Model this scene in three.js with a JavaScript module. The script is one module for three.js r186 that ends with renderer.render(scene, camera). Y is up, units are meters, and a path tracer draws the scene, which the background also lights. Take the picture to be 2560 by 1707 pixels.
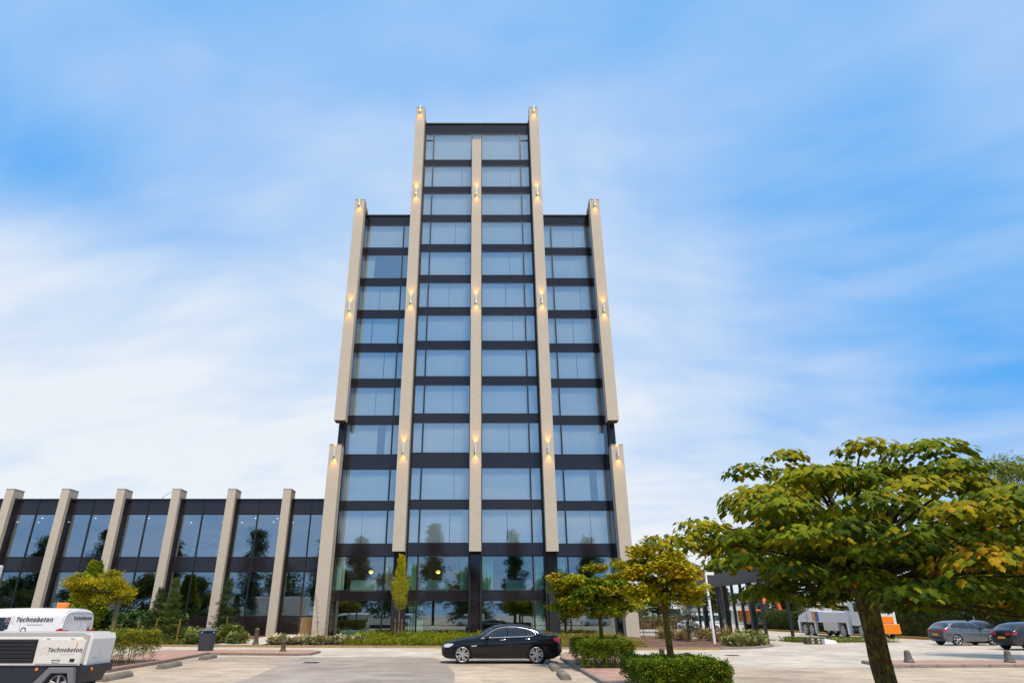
import * as THREE from 'three';
import { mergeGeometries, mergeVertices, toCreasedNormals } from 'three/addons/utils/BufferGeometryUtils.js';
import { RoundedBoxGeometry } from 'three/addons/geometries/RoundedBoxGeometry.js';
import { TextGeometry } from 'three/addons/geometries/TextGeometry.js';
import { FontLoader } from 'three/addons/loaders/FontLoader.js';
import { Brush, Evaluator, SUBTRACTION } from 'three-bvh-csg';
import { createNoise3D } from 'simplex-noise';

// ---------------------------------------------------------------- camera, sky, sun, exposure
const scene = new THREE.Scene();
const D2R = Math.PI / 180;
const camera = new THREE.PerspectiveCamera(57.03, 1024 / 682, 0.1, 2000);
camera.position.set(0, 1.82, 0);
camera.rotation.set(23.51 * D2R, 0, 0);
camera.setViewOffset(1024, 682, 30.8, 0, 1024, 682);   // the photograph is cropped to the right of its lens axis
scene.add(camera);

const renderer = new THREE.WebGLRenderer({ antialias: true });
renderer.setSize(1024, 682);
renderer.toneMapping = THREE.LinearToneMapping;
renderer.toneMappingExposure = 1.5;
renderer.shadowMap.enabled = true;
renderer.shadowMap.type = THREE.PCFSoftShadowMap;

function seeded(a) {
  return () => { a |= 0; a = (a + 0x6d2b79f5) | 0; let t = Math.imul(a ^ (a >>> 15), 1 | a); t = (t + Math.imul(t ^ (t >>> 7), 61 | t)) ^ t; return ((t ^ (t >>> 14)) >>> 0) / 4294967296; };
}
const noise3 = createNoise3D(seeded(11));
const clamp = (v, a = 0, b = 1) => Math.min(b, Math.max(a, v));
const lerp = (a, b, t) => a + (b - a) * t;
const smooth = (a, b, v) => { const t = clamp((v - a) / (b - a)); return t * t * (3 - 2 * t); };

// thin cloud veil: share of cloud over azimuth (-50..50 in tens) and elevation (0..56 in eights); elsewhere a mean veil goes on
const VEIL = [
  [0.95, 0.95, 0.95, 0.95, 0.94, 0.91, 0.87, 0.81, 0.69, 0.6, 0.6],
  [0.95, 0.95, 0.93, 0.94, 0.93, 0.9, 0.87, 0.81, 0.67, 0.49, 0.4],
  [0.84, 0.88, 0.86, 0.84, 0.84, 0.84, 0.79, 0.68, 0.46, 0.19, 0.07],
  [0.42, 0.74, 0.72, 0.74, 0.74, 0.78, 0.68, 0.53, 0.33, 0.22, 0.25],
  [0.18, 0.16, 0.39, 0.58, 0.66, 0.69, 0.62, 0.49, 0.32, 0.25, 0.42],
  [0.35, 0.32, 0.4, 0.5, 0.6, 0.64, 0.58, 0.45, 0.37, 0.36, 0.48],
  [0.35, 0.35, 0.37, 0.43, 0.46, 0.46, 0.44, 0.41, 0.38, 0.36, 0.43],
  [0.35, 0.35, 0.37, 0.4, 0.4, 0.4, 0.4, 0.4, 0.39, 0.37, 0.38]];
const fbm = (x, y, z, n = 5) => { let s = 0, a = 0.5; for (let i = 0; i < n; i++) { s += a * noise3(x, y, z); x *= 2.03; y *= 2.03; z *= 2.03; a *= 0.5; } return s; };
{
  const W = 2048, H = 1024, data = new Float32Array(W * H * 4);
  const k = 1 / renderer.toneMappingExposure;
  for (let j = 0; j < H; j++) {
    const el = ((j + 0.5) / H - 0.5) * Math.PI, se = Math.sin(el), ce = Math.cos(el);
    for (let i = 0; i < W; i++) {
      const lon = ((i + 0.5) / W - 0.5) * 2 * Math.PI;          // u = 0.5 looks along +x
      const dx = ce * Math.cos(lon), dz = ce * Math.sin(lon), o = (j * W + i) * 4;
      const az = Math.atan2(dx, -dz) / D2R, e = Math.max(0, el / D2R);
      const general = 0.30 + 0.14 * Math.exp(-e / 10) + 0.36 * smooth(24, 52, e);
      const a = clamp((az + 50) / 10, 0, 9.999), b = clamp(e / 8, 0, 6.999), ia = a | 0, ib = b | 0, fa = a - ia, fb = b - ib;
      const s = (t) => t * t * (3 - 2 * t), ga = s(fa), gb = s(fb);
      const seen = lerp(lerp(VEIL[ib][ia], VEIL[ib][ia + 1], ga), lerp(VEIL[ib + 1][ia], VEIL[ib + 1][ia + 1], ga), gb);
      const inside = smooth(72, 50, Math.abs(az)) * smooth(74, 56, e);
      const h = Math.max(se, 0) + 0.16, px = dx / h, pz = dz / h;
      const warp = 0.7 * fbm(px * 0.45, 3.1, pz * 0.45, 3);
      const wisp = fbm(px * 0.62 + pz * 0.45 + warp, 7.7, pz * 1.5 - px * 0.55 + warp, 7);
      const fine = fbm(px * 2.3 + pz * 0.9 + warp * 1.5, 1.3, pz * 5.2 - px * 0.8 + warp, 6);
      let c = lerp(general, seen, inside) + 0.20 * wisp + 0.10 * fine;
      c = clamp(c + 0.27 * (c - 0.555), 0, 1);
      const t = clamp(e / 60);
      const blue = [lerp(0.13, 0.115, t), lerp(0.435, 0.425, t), lerp(0.92, 0.915, t)];
      const cloud = [lerp(0.87, 0.69, t), lerp(0.91, 0.80, t), lerp(0.95, 0.95, t)];
      const w = c * c * 0.15 + c * 0.85;
      for (let q = 0; q < 3; q++) data[o + q] = k * lerp(blue[q], cloud[q], w);
      data[o + 3] = 1;
    }
  }
  const sky = new THREE.DataTexture(data, W, H, THREE.RGBAFormat, THREE.FloatType);
  sky.mapping = THREE.EquirectangularReflectionMapping;
  sky.magFilter = THREE.LinearFilter; sky.minFilter = THREE.LinearFilter;
  sky.needsUpdate = true;
  scene.background = sky;
  scene.environment = sky;
}
const sun = new THREE.DirectionalLight(0xffeed6, 3.0);
sun.position.set(18, 116, 26); sun.target.position.set(0, 8, -30);
sun.castShadow = true; sun.shadow.radius = 18; sun.shadow.mapSize.set(4096, 4096);
Object.assign(sun.shadow.camera, { left: -90, right: 90, top: 90, bottom: -90, near: 1, far: 320 });
scene.add(sun, sun.target);

// ---------------------------------------------------------------- helpers
const V3 = THREE.Vector3;
const used = {};
const numbered = (n) => { const k = used[n] = (used[n] ?? -1) + 1; return k ? n + '_' + String(k).padStart(3, '0') : n; };
function thing(name, label, category, [x, y, z] = [0, 0, 0], turn = 0, group) {
  const o = new THREE.Group(); o.name = numbered(name); o.position.set(x, y, z); o.rotation.y = turn;
  o.userData = { label, category }; if (group) o.userData.group = group;
  scene.add(o); return o;
}
function part(parent, name, geo, mat, label) {
  const m = new THREE.Mesh(geo, mat); m.name = name; m.castShadow = m.receiveShadow = true;
  if (label) m.userData.label = label;
  parent.add(m); return m;
}
function solo(name, geo, mat, label, category, pos = [0, 0, 0], group) {
  const m = new THREE.Mesh(geo, mat); m.name = numbered(name); m.castShadow = m.receiveShadow = true; m.position.set(...pos);
  m.userData = { label, category }; if (group) m.userData.group = group; scene.add(m); return m;
}
function struct(name, geo, mat, label) {
  const m = geo ? new THREE.Mesh(geo, mat) : new THREE.Group(); m.name = numbered(name); m.castShadow = m.receiveShadow = true;
  m.userData = { kind: 'structure', label, category: name.split('_').pop() }; scene.add(m); return m;
}
function copyOf(root, [x, y, z], turn, label, scale = 1) {
  const r = root.clone(); r.name = numbered(root.name.replace(/_\d+$/, '')); r.position.set(x, y, z); r.rotation.y = turn; r.scale.multiplyScalar(scale);
  r.userData = { ...root.userData, label }; scene.add(r); return r;
}
// box with uv in metres
function bx(w, h, d, x = 0, y = 0, z = 0) {
  const g = new THREE.BoxGeometry(w, h, d), u = g.attributes.uv, n = g.attributes.normal, p = g.attributes.position;
  for (let i = 0; i < u.count; i++) {
    const ax = Math.abs(n.getX(i)), ay = Math.abs(n.getY(i));
    if (ax > 0.5) u.setXY(i, p.getZ(i) + z, p.getY(i) + y); else if (ay > 0.5) u.setXY(i, p.getX(i) + x, p.getZ(i) + z); else u.setXY(i, p.getX(i) + x, p.getY(i) + y);
  }
  g.translate(x, y, z); return g;
}
// box from ranges
const rg = (x0, x1, y0, y1, z0, z1) => bx(Math.abs(x1 - x0), Math.abs(y1 - y0), Math.abs(z1 - z0), (x0 + x1) / 2, (y0 + y1) / 2, (z0 + z1) / 2);
const rbox = (w, h, d, r, x = 0, y = 0, z = 0) => { const g = new RoundedBoxGeometry(w, h, d, 2, r); g.translate(x, y, z); return g; };
const cyl = (r0, r1, h, x = 0, y = 0, z = 0, n = 16) => { const g = new THREE.CylinderGeometry(r1, r0, h, n); g.translate(x, y + h / 2, z); return g; };
function tube(pts, r, seg = 20, rad = 6, closed = false) { return new THREE.TubeGeometry(new THREE.CatmullRomCurve3(pts.map((p) => new V3(...p)), closed), seg, r, rad, closed); }
// tapered limb through points [x,y,z,r]
function limb(pts, seg = 10, rad = 7) {
  const c = new THREE.CatmullRomCurve3(pts.map((p) => new V3(p[0], p[1], p[2]))), g = new THREE.TubeGeometry(c, seg, 1, rad, false);
  const pos = g.attributes.position, v = new V3();
  for (let i = 0; i <= seg; i++) {
    const f = i / seg * (pts.length - 1), k = Math.min(pts.length - 2, f | 0), r = lerp(pts[k][3], pts[k + 1][3], f - k), o = c.getPoint(i / seg);
    for (let j = 0; j <= rad; j++) { const q = i * (rad + 1) + j; v.fromBufferAttribute(pos, q).sub(o).multiplyScalar(r).add(o); pos.setXYZ(q, v.x, v.y, v.z); }
  }
  return g;
}
const merge = (list) => mergeGeometries(list.map((g) => (g.index ? g.toNonIndexed() : g)));
const rot = (g, x = 0, y = 0, z = 0) => { g.rotateX(x); g.rotateY(y); g.rotateZ(z); return g; };
const lin = (r, g, b) => new THREE.Color().setRGB(r, g, b);
const std = (c, roughness = 0.8, more = {}) => new THREE.MeshStandardMaterial({ color: lin(...c), roughness, ...more });
const phys = (c, roughness = 0.5, more = {}) => new THREE.MeshPhysicalMaterial({ color: lin(...c), roughness, ...more });

// tileable noise textures
function lattice(seed, n) { const r = seeded(seed), a = new Float32Array(n * n); for (let i = 0; i < a.length; i++) a[i] = r(); return (x, y) => { x = ((x % n) + n) % n; y = ((y % n) + n) % n; const i = x | 0, j = y | 0, f = x - i, g = y - j, u = f * f * (3 - 2 * f), v = g * g * (3 - 2 * g), I = (i + 1) % n, J = (j + 1) % n; return lerp(lerp(a[j * n + i], a[j * n + I], u), lerp(a[J * n + i], a[J * n + I], u), v); }; }
function tex(size, fn, srgb = true) {
  const d = new Uint8Array(size * size * 4);
  for (let j = 0; j < size; j++) for (let i = 0; i < size; i++) { const c = fn(i / size, j / size), o = (j * size + i) * 4; d[o] = clamp(c[0]) * 255; d[o + 1] = clamp(c[1]) * 255; d[o + 2] = clamp(c[2]) * 255; d[o + 3] = 255; }
  const t = new THREE.DataTexture(d, size, size); t.wrapS = t.wrapT = THREE.RepeatWrapping; t.magFilter = THREE.LinearFilter; t.minFilter = THREE.LinearMipmapLinearFilter; t.generateMipmaps = true;
  if (srgb) t.colorSpace = THREE.SRGBColorSpace; t.needsUpdate = true; return t;
}
const withRepeat = (t, x, y = x) => { const c = t.clone(); c.repeat.set(x, y); c.needsUpdate = true; return c; };
const N = [8, 16, 32, 64, 128].map((n, i) => lattice(100 + i, n));
const cloudy = (u, v) => 0.4 * N[0](u * 8, v * 8) + 0.27 * N[1](u * 16, v * 16) + 0.18 * N[2](u * 32, v * 32) + 0.15 * N[3](u * 64, v * 64);
const grain = lattice(200, 512);

// ---------------------------------------------------------------- materials
const brickTex = tex(1024, (u, v) => {                       // 2.4 m square: long thin cream bricks, 48 courses
  const row = Math.floor(v * 48), fy = v * 48 - row, x = u * 10 + (row % 2) * 0.5 + (row % 5) * 0.13, col = Math.floor(x), fx = x - col;
  const m = fy < 0.16 || fx < 0.035, k = N[4]((col % 10) * 7.3 + row * 1.7, row * 3.1), c = 0.9 * cloudy(u, v) + 0.55;
  const t = m ? 0.90 : 0.92 + 0.05 * k, g = 0.96 + 0.06 * grain(u * 512, v * 512);
  return [t * g * lerp(0.98, 1, c), t * g * lerp(0.965, 1, c), t * g * lerp(0.94, 1, c)];
});
const brickBump = tex(1024, (u, v) => { const row = Math.floor(v * 48), fy = v * 48 - row, x = u * 10 + (row % 2) * 0.5 + (row % 5) * 0.13, fx = x - Math.floor(x); const h = fy < 0.16 || fx < 0.035 ? 0.2 : 0.75 + 0.2 * grain(u * 256, v * 256); return [h, h, h]; }, false);
const BR = 1 / 2.4;
const M = {
  brick: std([0.605, 0.53, 0.425], 0.92, { map: withRepeat(brickTex, BR), bumpMap: withRepeat(brickBump, BR), bumpScale: 0.0015 }),
  cap: std([0.35, 0.31, 0.26], 0.7),
  granite: phys([0.95, 0.95, 0.95], 0.07, { ior: 1.55, map: withRepeat(tex(512, (u, v) => { const s = grain(u * 512, v * 512), a = 0.125 + 0.09 * (s - 0.5) + 0.05 * (cloudy(u, v) - 0.5) + (s > 0.93 ? 0.1 : 0); return [a * 1.12, a * 0.97, a * 1.06]; }), 0.5), specularIntensity: 1 }),
  frame: std([0.012, 0.012, 0.014], 0.45),
  recess: std([0.014, 0.014, 0.017], 0.7),
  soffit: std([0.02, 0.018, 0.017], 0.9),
  glass: phys([0.84, 0.905, 0.945], 0.0, { transmission: 1, thickness: 0, ior: 3.1 }),
  glassGreen: phys([0.70, 0.88, 0.86], 0.0, { transmission: 1, thickness: 0, ior: 2.7 }),
  glassThin: phys([0.75, 0.88, 0.85], 0.0, { transmission: 1, thickness: 0, ior: 1.5 }),
  curtain: phys([0.86, 0.84, 0.80], 0.95, { transmission: 0.25, thickness: 0 }),
  teal: std([0.30, 0.42, 0.36], 0.9),
  wall: std([0.16, 0.16, 0.165], 0.9),
  floorIn: std([0.18, 0.15, 0.12], 0.7),
  ceiling: std([0.32, 0.32, 0.33], 0.9),
  wood: std([0.28, 0.16, 0.06], 0.6),
  lampBody: std([0.75, 0.75, 0.74], 0.35, { metalness: 0.2 }),
  lampGlow: std([0.9, 0.8, 0.6], 0.5, { emissive: new THREE.Color(1, 0.62, 0.2), emissiveIntensity: 2.2 }),
  warm: std([0.9, 0.7, 0.4], 0.5, { emissive: new THREE.Color(1, 0.55, 0.14), emissiveIntensity: 1.6 }),
  down: std([0.9, 0.9, 0.9], 0.5, { emissive: new THREE.Color(1, 0.95, 0.9), emissiveIntensity: 2.5 }),
  roof: std([0.12, 0.12, 0.125], 0.9),
};
const groundTex = (seed, spread, warm) => { const A = lattice(seed, 6), B = lattice(seed + 1, 24), C = lattice(seed + 2, 96); return tex(1024, (u, v) => {
  const a = 0.5 * A(u * 6, v * 6) + 0.3 * B(u * 24, v * 24) + 0.2 * C(u * 96, v * 96), s = grain(u * 512, v * 512);
  const k = C(u * 24, v * 96), q = B(u * 6 + 9, v * 24 + 4), f = smooth(0.72, 0.9, q) * 0.10; const t = 0.81 + spread * (a - 0.5) + 0.11 * (s - 0.5) + 0.10 * (k - 0.5) - f; return [t, t * (1 - warm * 0.6 * (B(u * 24 + 3, v * 24) - 0.3)), t * (1 - warm * (A(u * 6 + 2, v * 6) - 0.3))]; }); };
const gA = groundTex(301, 0.34, 0.05), gB = groundTex(331, 0.26, 0.05);
const paverTex = tex(1024, (u, v) => { const r = Math.floor(v * 40), x = u * 20 + (r % 2) * 0.5, c = Math.floor(x), m = (v * 40 - r) < 0.1 || (x - c) < 0.05; const k = N[4]((c % 20) * 5.1 + r, r * 2.3), t = (m ? 0.6 : 0.72 + 0.22 * k) * (0.9 + 0.2 * cloudy(u, v)); return [t, t * 0.97, t * 0.95]; });
const soilTex = tex(512, (u, v) => { const s = grain(u * 512, v * 512), t = 0.35 + 0.5 * cloudy(u, v) + 0.35 * (s - 0.5); return [t, t * 0.93, t * 0.88]; });
const barkTex = tex(512, (u, v) => { const s = N[3](v * 64, u * 12) * 0.6 + N[4](v * 128, u * 40) * 0.4, t = 0.35 + 0.6 * s; return [t, t, t * 0.95]; });
const mossTex = tex(512, (u, v) => { const s = N[3](v * 64, u * 20) * 0.6 + N[4](v * 128, u * 64) * 0.4, m = smooth(0.44, 0.62, 0.5 * N[2](u * 32, v * 32) + 0.3 * N[3](u * 64 + 5, v * 64) + 0.2 * N[4](u * 128, v * 128)), t = 0.25 + 0.75 * s; return [t * lerp(0.62, 0.80, m), t * lerp(0.50, 0.78, m), t * lerp(0.30, 0.16, m)]; });
Object.assign(M, {
  parking: std([0.655, 0.545, 0.425], 0.93, { map: withRepeat(gA, 1 / 13) }),
  lane: std([0.485, 0.425, 0.37], 0.93, { map: withRepeat(gB, 1 / 17) }),
  road: std([0.755, 0.685, 0.585], 0.93, { map: withRepeat(gB, 1 / 11) }),
  ground: std([0.57, 0.52, 0.46], 0.95, { map: withRepeat(gA, 1 / 29) }),
  redPaver: std([0.62, 0.40, 0.33], 0.9, { map: withRepeat(paverTex, 1 / 4) }),
  kerb: std([0.40, 0.345, 0.29], 0.9, { map: withRepeat(gB, 1 / 3) }),
  kerbRed: std([0.37, 0.27, 0.225], 0.9, { map: withRepeat(gB, 1 / 3) }),
  yellow: std([0.66, 0.40, 0.08], 0.8, { map: withRepeat(gA, 1 / 2) }),
  concrete: std([0.30, 0.275, 0.235], 0.95, { map: withRepeat(gA, 1 / 1.5) }),
  soil: std([0.40, 0.24, 0.16], 0.98, { map: withRepeat(soilTex, 1 / 3) }),
  path: std([0.80, 0.74, 0.68], 0.93, { map: withRepeat(gB, 1 / 5) }),
  bark: std([0.30, 0.20, 0.085], 0.95, { map: withRepeat(barkTex, 1, 2), bumpMap: withRepeat(barkTex, 1, 2), bumpScale: 0.012 }),
  barkMoss: std([0.50, 0.50, 0.45], 0.95, { map: withRepeat(mossTex, 1.5, 1), bumpMap: withRepeat(barkTex, 1.5, 1), bumpScale: 0.035 }),
  barkPale: std([0.50, 0.40, 0.22], 0.95, { map: withRepeat(barkTex, 1, 2) }),
  barkGreen: std([0.75, 0.70, 0.55], 0.95, { map: withRepeat(mossTex, 1, 1), bumpMap: withRepeat(barkTex, 1, 1), bumpScale: 0.01 }),
  twig: std([0.16, 0.085, 0.05], 0.9),
  stake: std([0.50, 0.32, 0.07], 0.85, { map: withRepeat(barkTex, 2, 1) }),
  black: std([0.012, 0.012, 0.013], 0.5),
  rubber: std([0.018, 0.018, 0.019], 0.85),
  alloy: std([0.55, 0.56, 0.58], 0.3, { metalness: 0.75 }),
  steel: std([0.45, 0.46, 0.48], 0.4, { metalness: 0.5 }),
  chrome: std([0.8, 0.8, 0.82], 0.12, { metalness: 1 }),
  paintBlack: phys([0.005, 0.006, 0.008], 0.35, { specularIntensity: 0.15, clearcoat: 0.8, clearcoatRoughness: 0.03 }),
  paintWhite: phys([0.74, 0.75, 0.77], 0.4, { clearcoat: 0.7, clearcoatRoughness: 0.08 }),
  paintSilver: phys([0.13, 0.145, 0.17], 0.35, { metalness: 0.5, clearcoat: 1, clearcoatRoughness: 0.05 }),
  paintGrey: phys([0.09, 0.10, 0.11], 0.35, { metalness: 0.4, clearcoat: 1, clearcoatRoughness: 0.05 }),
  paintNavy: phys([0.012, 0.013, 0.02], 0.35, { metalness: 0.3, clearcoat: 1, clearcoatRoughness: 0.05 }),
  carGlass: phys([0.018, 0.02, 0.022], 0.04, { clearcoat: 1, clearcoatRoughness: 0.02 }),
  lens: phys([0.6, 0.62, 0.64], 0.1, { clearcoat: 1 }),
  red: phys([0.50, 0.012, 0.012], 0.25, { clearcoat: 1 }),
  orange: phys([0.85, 0.24, 0.02], 0.35, { clearcoat: 0.6 }),
  plate: std([0.80, 0.42, 0.015], 0.6),
  ink: std([0.055, 0.045, 0.06], 0.6),
  inkPale: std([0.62, 0.50, 0.50], 0.7),
  offWhite: std([0.62, 0.61, 0.58], 0.6),
  machineWhite: phys([0.70, 0.69, 0.66], 0.45, { clearcoat: 0.4, clearcoatRoughness: 0.2 }),
  machineGrey: std([0.42, 0.415, 0.40], 0.55),
  darkSteel: std([0.030, 0.035, 0.048], 0.45, { metalness: 0.3 }),
  fender: std([0.16, 0.17, 0.19], 0.5),
  bin: std([0.032, 0.043, 0.052], 0.5),
  binRoof: std([0.14, 0.165, 0.175], 0.45, { metalness: 0.4 }),
  castIron: std([0.145, 0.115, 0.06], 0.7, { map: withRepeat(gA, 1) }),
  castGrey: std([0.20, 0.185, 0.165], 0.7, { map: withRepeat(gA, 1) }),
  truckGrey: phys([0.72, 0.75, 0.80], 0.4, { clearcoat: 0.6 }),
  truckBlue: phys([0.02, 0.10, 0.34], 0.4, { clearcoat: 0.6 }),
  whitePost: std([0.80, 0.80, 0.82], 0.5),
});

// ---------------------------------------------------------------- ground, road, islands
const Y1 = 0.004, Y2 = 0.008, Y3 = 0.012;
function sheet(pts, y) {                                       // pts [x, depth]
  const s = new THREE.Shape(pts.map(([x, d]) => new THREE.Vector2(x, d))), g = new THREE.ShapeGeometry(s, 6);
  const p = g.attributes.position, u = g.attributes.uv;
  for (let i = 0; i < p.count; i++) { const x = p.getX(i), d = p.getY(i); p.setXYZ(i, x, y, -d); u.setXY(i, x, d); }
  const ix = g.index; if (ix) { g.computeVertexNormals(); if (g.attributes.normal.getY(0) < 0) { const a = ix.array; for (let i = 0; i < a.length; i += 3) { const t = a[i]; a[i] = a[i + 1]; a[i + 1] = t; } } }
  g.computeVertexNormals(); return g;
}
{ const g = new THREE.PlaneGeometry(1600, 1600); g.rotateX(-Math.PI / 2); const p = g.attributes.position, u = g.attributes.uv; for (let i = 0; i < p.count; i++) u.setXY(i, p.getX(i), p.getZ(i)); struct('ground', g, M.ground, 'pale pavement reaching to the horizon'); }
struct('parking_lot', sheet([[-45, -60], [60, -60], [60, 26.1], [3.6, 26.3], [3.6, 32.2], [-8.6, 32.9], [-45, 34]], Y1), M.parking, 'beige paved parking lot around the cars');
struct('road', sheet([[-45, 34], [-8.6, 32.9], [3.6, 32.2], [3.6, 26.3], [60, 26.1], [60, 95], [20.5, 95], [20.5, 50], [19, 44], [16, 41], [8.7, 39.6], [-2.4, 41.6], [-20.4, 43.5], [-45, 45]], Y2), M.road, 'pale road in front of the hotel');
struct('driveway', sheet([[-7.4, 4], [-0.2, 4], [-0.9, 24], [-1.6, 30], [-2.2, 32.3], [-8.2, 32.7], [-8.0, 28], [-7.2, 22]], Y2), M.lane, 'greyer driving lane between the parking bays');

// islands with kerb stones round a paver top
function island(name, label, pts, top, kerbMat, h = 0.12, topMat = M.redPaver) {
  const o = struct(name, null, null, label);
  const inset = (k) => { const n = pts.length, c = [0, 0]; for (const p of pts) { c[0] += p[0] / n; c[1] += p[1] / n; } return pts.map((p, i) => { const a = pts[(i + n - 1) % n], b = pts[(i + 1) % n]; const e = (q, r) => { const l = Math.hypot(r[0] - q[0], r[1] - q[1]); return [(r[1] - q[1]) / l, -(r[0] - q[0]) / l]; }; const n1 = e(a, p), n2 = e(p, b), m = [n1[0] + n2[0], n1[1] + n2[1]], l = Math.hypot(...m) || 1; const s = k / Math.max(0.4, (m[0] * n1[0] + m[1] * n1[1]) / l); return [p[0] - m[0] / l * s * sgn, p[1] - m[1] / l * s * sgn]; }); };
  let area = 0; pts.forEach((p, i) => { const q = pts[(i + 1) % pts.length]; area += p[0] * q[1] - q[0] * p[1]; }); const sgn = area > 0 ? 1 : -1;
  part(o, 'paving', sheet(inset(0.13), h - 0.006), topMat);
  kerbRun(o, [...pts, pts[0]], kerbMat, h, 0.15, sgn);
  return o;
}
function kerbRun(o, pts, mat, h, w, sgn = 1, length = 1.0) {
  for (let i = 0; i + 1 < pts.length; i++) {
    const [x0, d0] = pts[i], [x1, d1] = pts[i + 1], L = Math.hypot(x1 - x0, d1 - d0), n = Math.max(1, Math.round(L / length)), a = Math.atan2(-(d1 - d0), x1 - x0);
    for (let k = 0; k < n; k++) {
      const f = (k + 0.5) / n, s = L / n - 0.012, g = rbox(s, h, w, 0.02, 0, h / 2, sgn * -w / 2 + ((k * 7) % 3 - 1) * 0.002);
      const m = part(o, 'kerb_stone', g, mat); m.position.set(lerp(x0, x1, f), 0, -lerp(d0, d1, f)); m.rotation.y = -a + Math.PI * 0;
      m.rotation.y = Math.atan2((d1 - d0), (x1 - x0));
    }
  }
}
island('parking_island', 'red paver island with kerb left of the driveway, waste bin on it', [[-16.6, 24.2], [-12.75, 24.2], [-13.0, 29], [-13.5, 34.6], [-12.6, 34.3], [-8.9, 33.75], [-8.3, 34.1], [-8.3, 36.2], [-8.9, 36.9], [-16.6, 36.9]], 0, M.kerbRed);
island('planting_island', 'red paver island with hedges and trees right of the driveway', [[3.28, 6], [6.6, 6], [6.6, 30.2], [5.9, 34.6], [4.2, 34.9], [3.75, 33.2], [3.5, 31.2]], 0, M.kerb);
island('corner_island', 'narrow kerbed island with two grey bollards at right edge', [[15.1, 26.3], [34, 26.9], [34, 28.7], [15.5, 28.7]], 0, M.kerb);

// planting bed in front of the buildings, rising gently to their base
const FK = [[-46, 44.9], [-20.4, 43.3], [-2.4, 41.4], [8.7, 39.3], [13.5, 39.5], [16.4, 41.0], [18.3, 43.6], [19.6, 47.5], [20.2, 50]];
const frontD = (x) => { for (let i = 0; i + 1 < FK.length; i++) if (x <= FK[i + 1][0]) return lerp(FK[i][1], FK[i + 1][1], clamp((x - FK[i][0]) / (FK[i + 1][0] - FK[i][0]))); return FK.at(-1)[1]; };
const bedY = (x, d) => { const f = frontD(x) + 0.1; return 0.10 + 0.26 * smooth(0, 1, (d - f) / (50 - Math.min(f, 49))) * smooth(18, 12, x) + 0.02 * noise3(x * 0.8, d * 0.8, 2); };
{
  const nx = 150, nz = 14, pos = [], uv = [], idx = [];
  for (let i = 0; i <= nx; i++) for (let j = 0; j <= nz; j++) { const x = lerp(-46, 20.15, i / nx), f = frontD(x) + 0.14, b = x < 12 ? 53.6 : lerp(53.6, 50.4, (x - 12) / 8.2), d = lerp(f, Math.max(b, f + 0.02), j / nz); pos.push(x, bedY(x, d), -d); uv.push(x, d); }
  for (let i = 0; i < nx; i++) for (let j = 0; j < nz; j++) { const a = i * (nz + 1) + j, b = a + nz + 1; idx.push(a, b, a + 1, b, b + 1, a + 1); }
  const g = new THREE.BufferGeometry(); g.setAttribute('position', new THREE.Float32BufferAttribute(pos, 3)); g.setAttribute('uv', new THREE.Float32BufferAttribute(uv, 2)); g.setIndex(idx); g.computeVertexNormals();
  const bed = struct('planting_bed', g, M.soil, 'brown soil bed in front of the hotel');
  kerbRun(bed, FK, M.kerb, 0.13, 0.16, 1);
}
// yellow painted kerb feet along the road edges
{ const a = struct('yellow_kerb', null, null, 'low yellow painted kerb edging in front of the planting bed'); kerbRun(a, FK.slice(0, 5).map(([x, d]) => [x, d - 0.13]), M.yellow, 0.075, 0.12, 1, 2);
  const b = struct('yellow_kerb', null, null, 'low yellow painted kerb at the far edge of the road at right'); kerbRun(b, [[35.2, 93], [35.2, 42]], M.yellow, 0.2, 0.2, 1, 2); }
// entrance path climbing between the beds
{
  const pos = [], uv = [], idx = [], n = 12; for (let k = 0; k <= n; k++) { const f = k / n, d = lerp(43.0, 52.9, f), c = lerp(-15.1, -13.6, smooth(0, 1, f)), w = lerp(1.5, 1.25, f); for (const s of [-1, 1]) { const x = c + s * w; pos.push(x, lerp(0.135, 0.45, smooth(0, 0.9, f)), -d); uv.push(x, d); } if (k) { const a = (k - 1) * 2; idx.push(a, a + 1, a + 2, a + 1, a + 3, a + 2); } }
  const g = new THREE.BufferGeometry(); g.setAttribute('position', new THREE.Float32BufferAttribute(pos, 3)); g.setAttribute('uv', new THREE.Float32BufferAttribute(uv, 2)); g.setIndex(idx); g.computeVertexNormals();
  struct('path', g, M.path, 'pale paved path rising to the hotel entrance');
}
// concrete wheel stops at the bay ends
const stopGeo = (() => { const s = new THREE.Shape(); s.moveTo(-0.13, 0); s.lineTo(0.13, 0); s.quadraticCurveTo(0.12, 0.13, 0.05, 0.14); s.lineTo(-0.05, 0.14); s.quadraticCurveTo(-0.12, 0.13, -0.13, 0); const g = new THREE.ExtrudeGeometry(s, { depth: 1.7, bevelEnabled: true, bevelSize: 0.03, bevelThickness: 0.06, bevelSegments: 2, curveSegments: 6 }); g.translate(0, 0, -0.85); return g; })();
for (const [x, d, t, label] of [[-11.3, 21.9, 0.04, 'grey concrete wheel stop next to the white compressor'], [-11.75, 26.6, 0.06, 'long grey concrete wheel stop, middle one beside the left island'], [-12.3, 31.6, 0.09, 'tan concrete wheel stop, farthest of the left row'], [2.72, 29.0, -0.02, 'grey concrete wheel stop just behind the black car'], [2.66, 25.6, -0.02, 'dark concrete wheel stop in front of the right island, second from the car'], [2.6, 22.4, -0.02, 'nearest concrete wheel stop by the right island']])
  { const m = solo('wheel_stop', stopGeo, M.concrete, label, 'wheel stop', [x, Y1 + 0.001, -d], 'concrete wheel stops'); m.rotation.y = t; }
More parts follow.
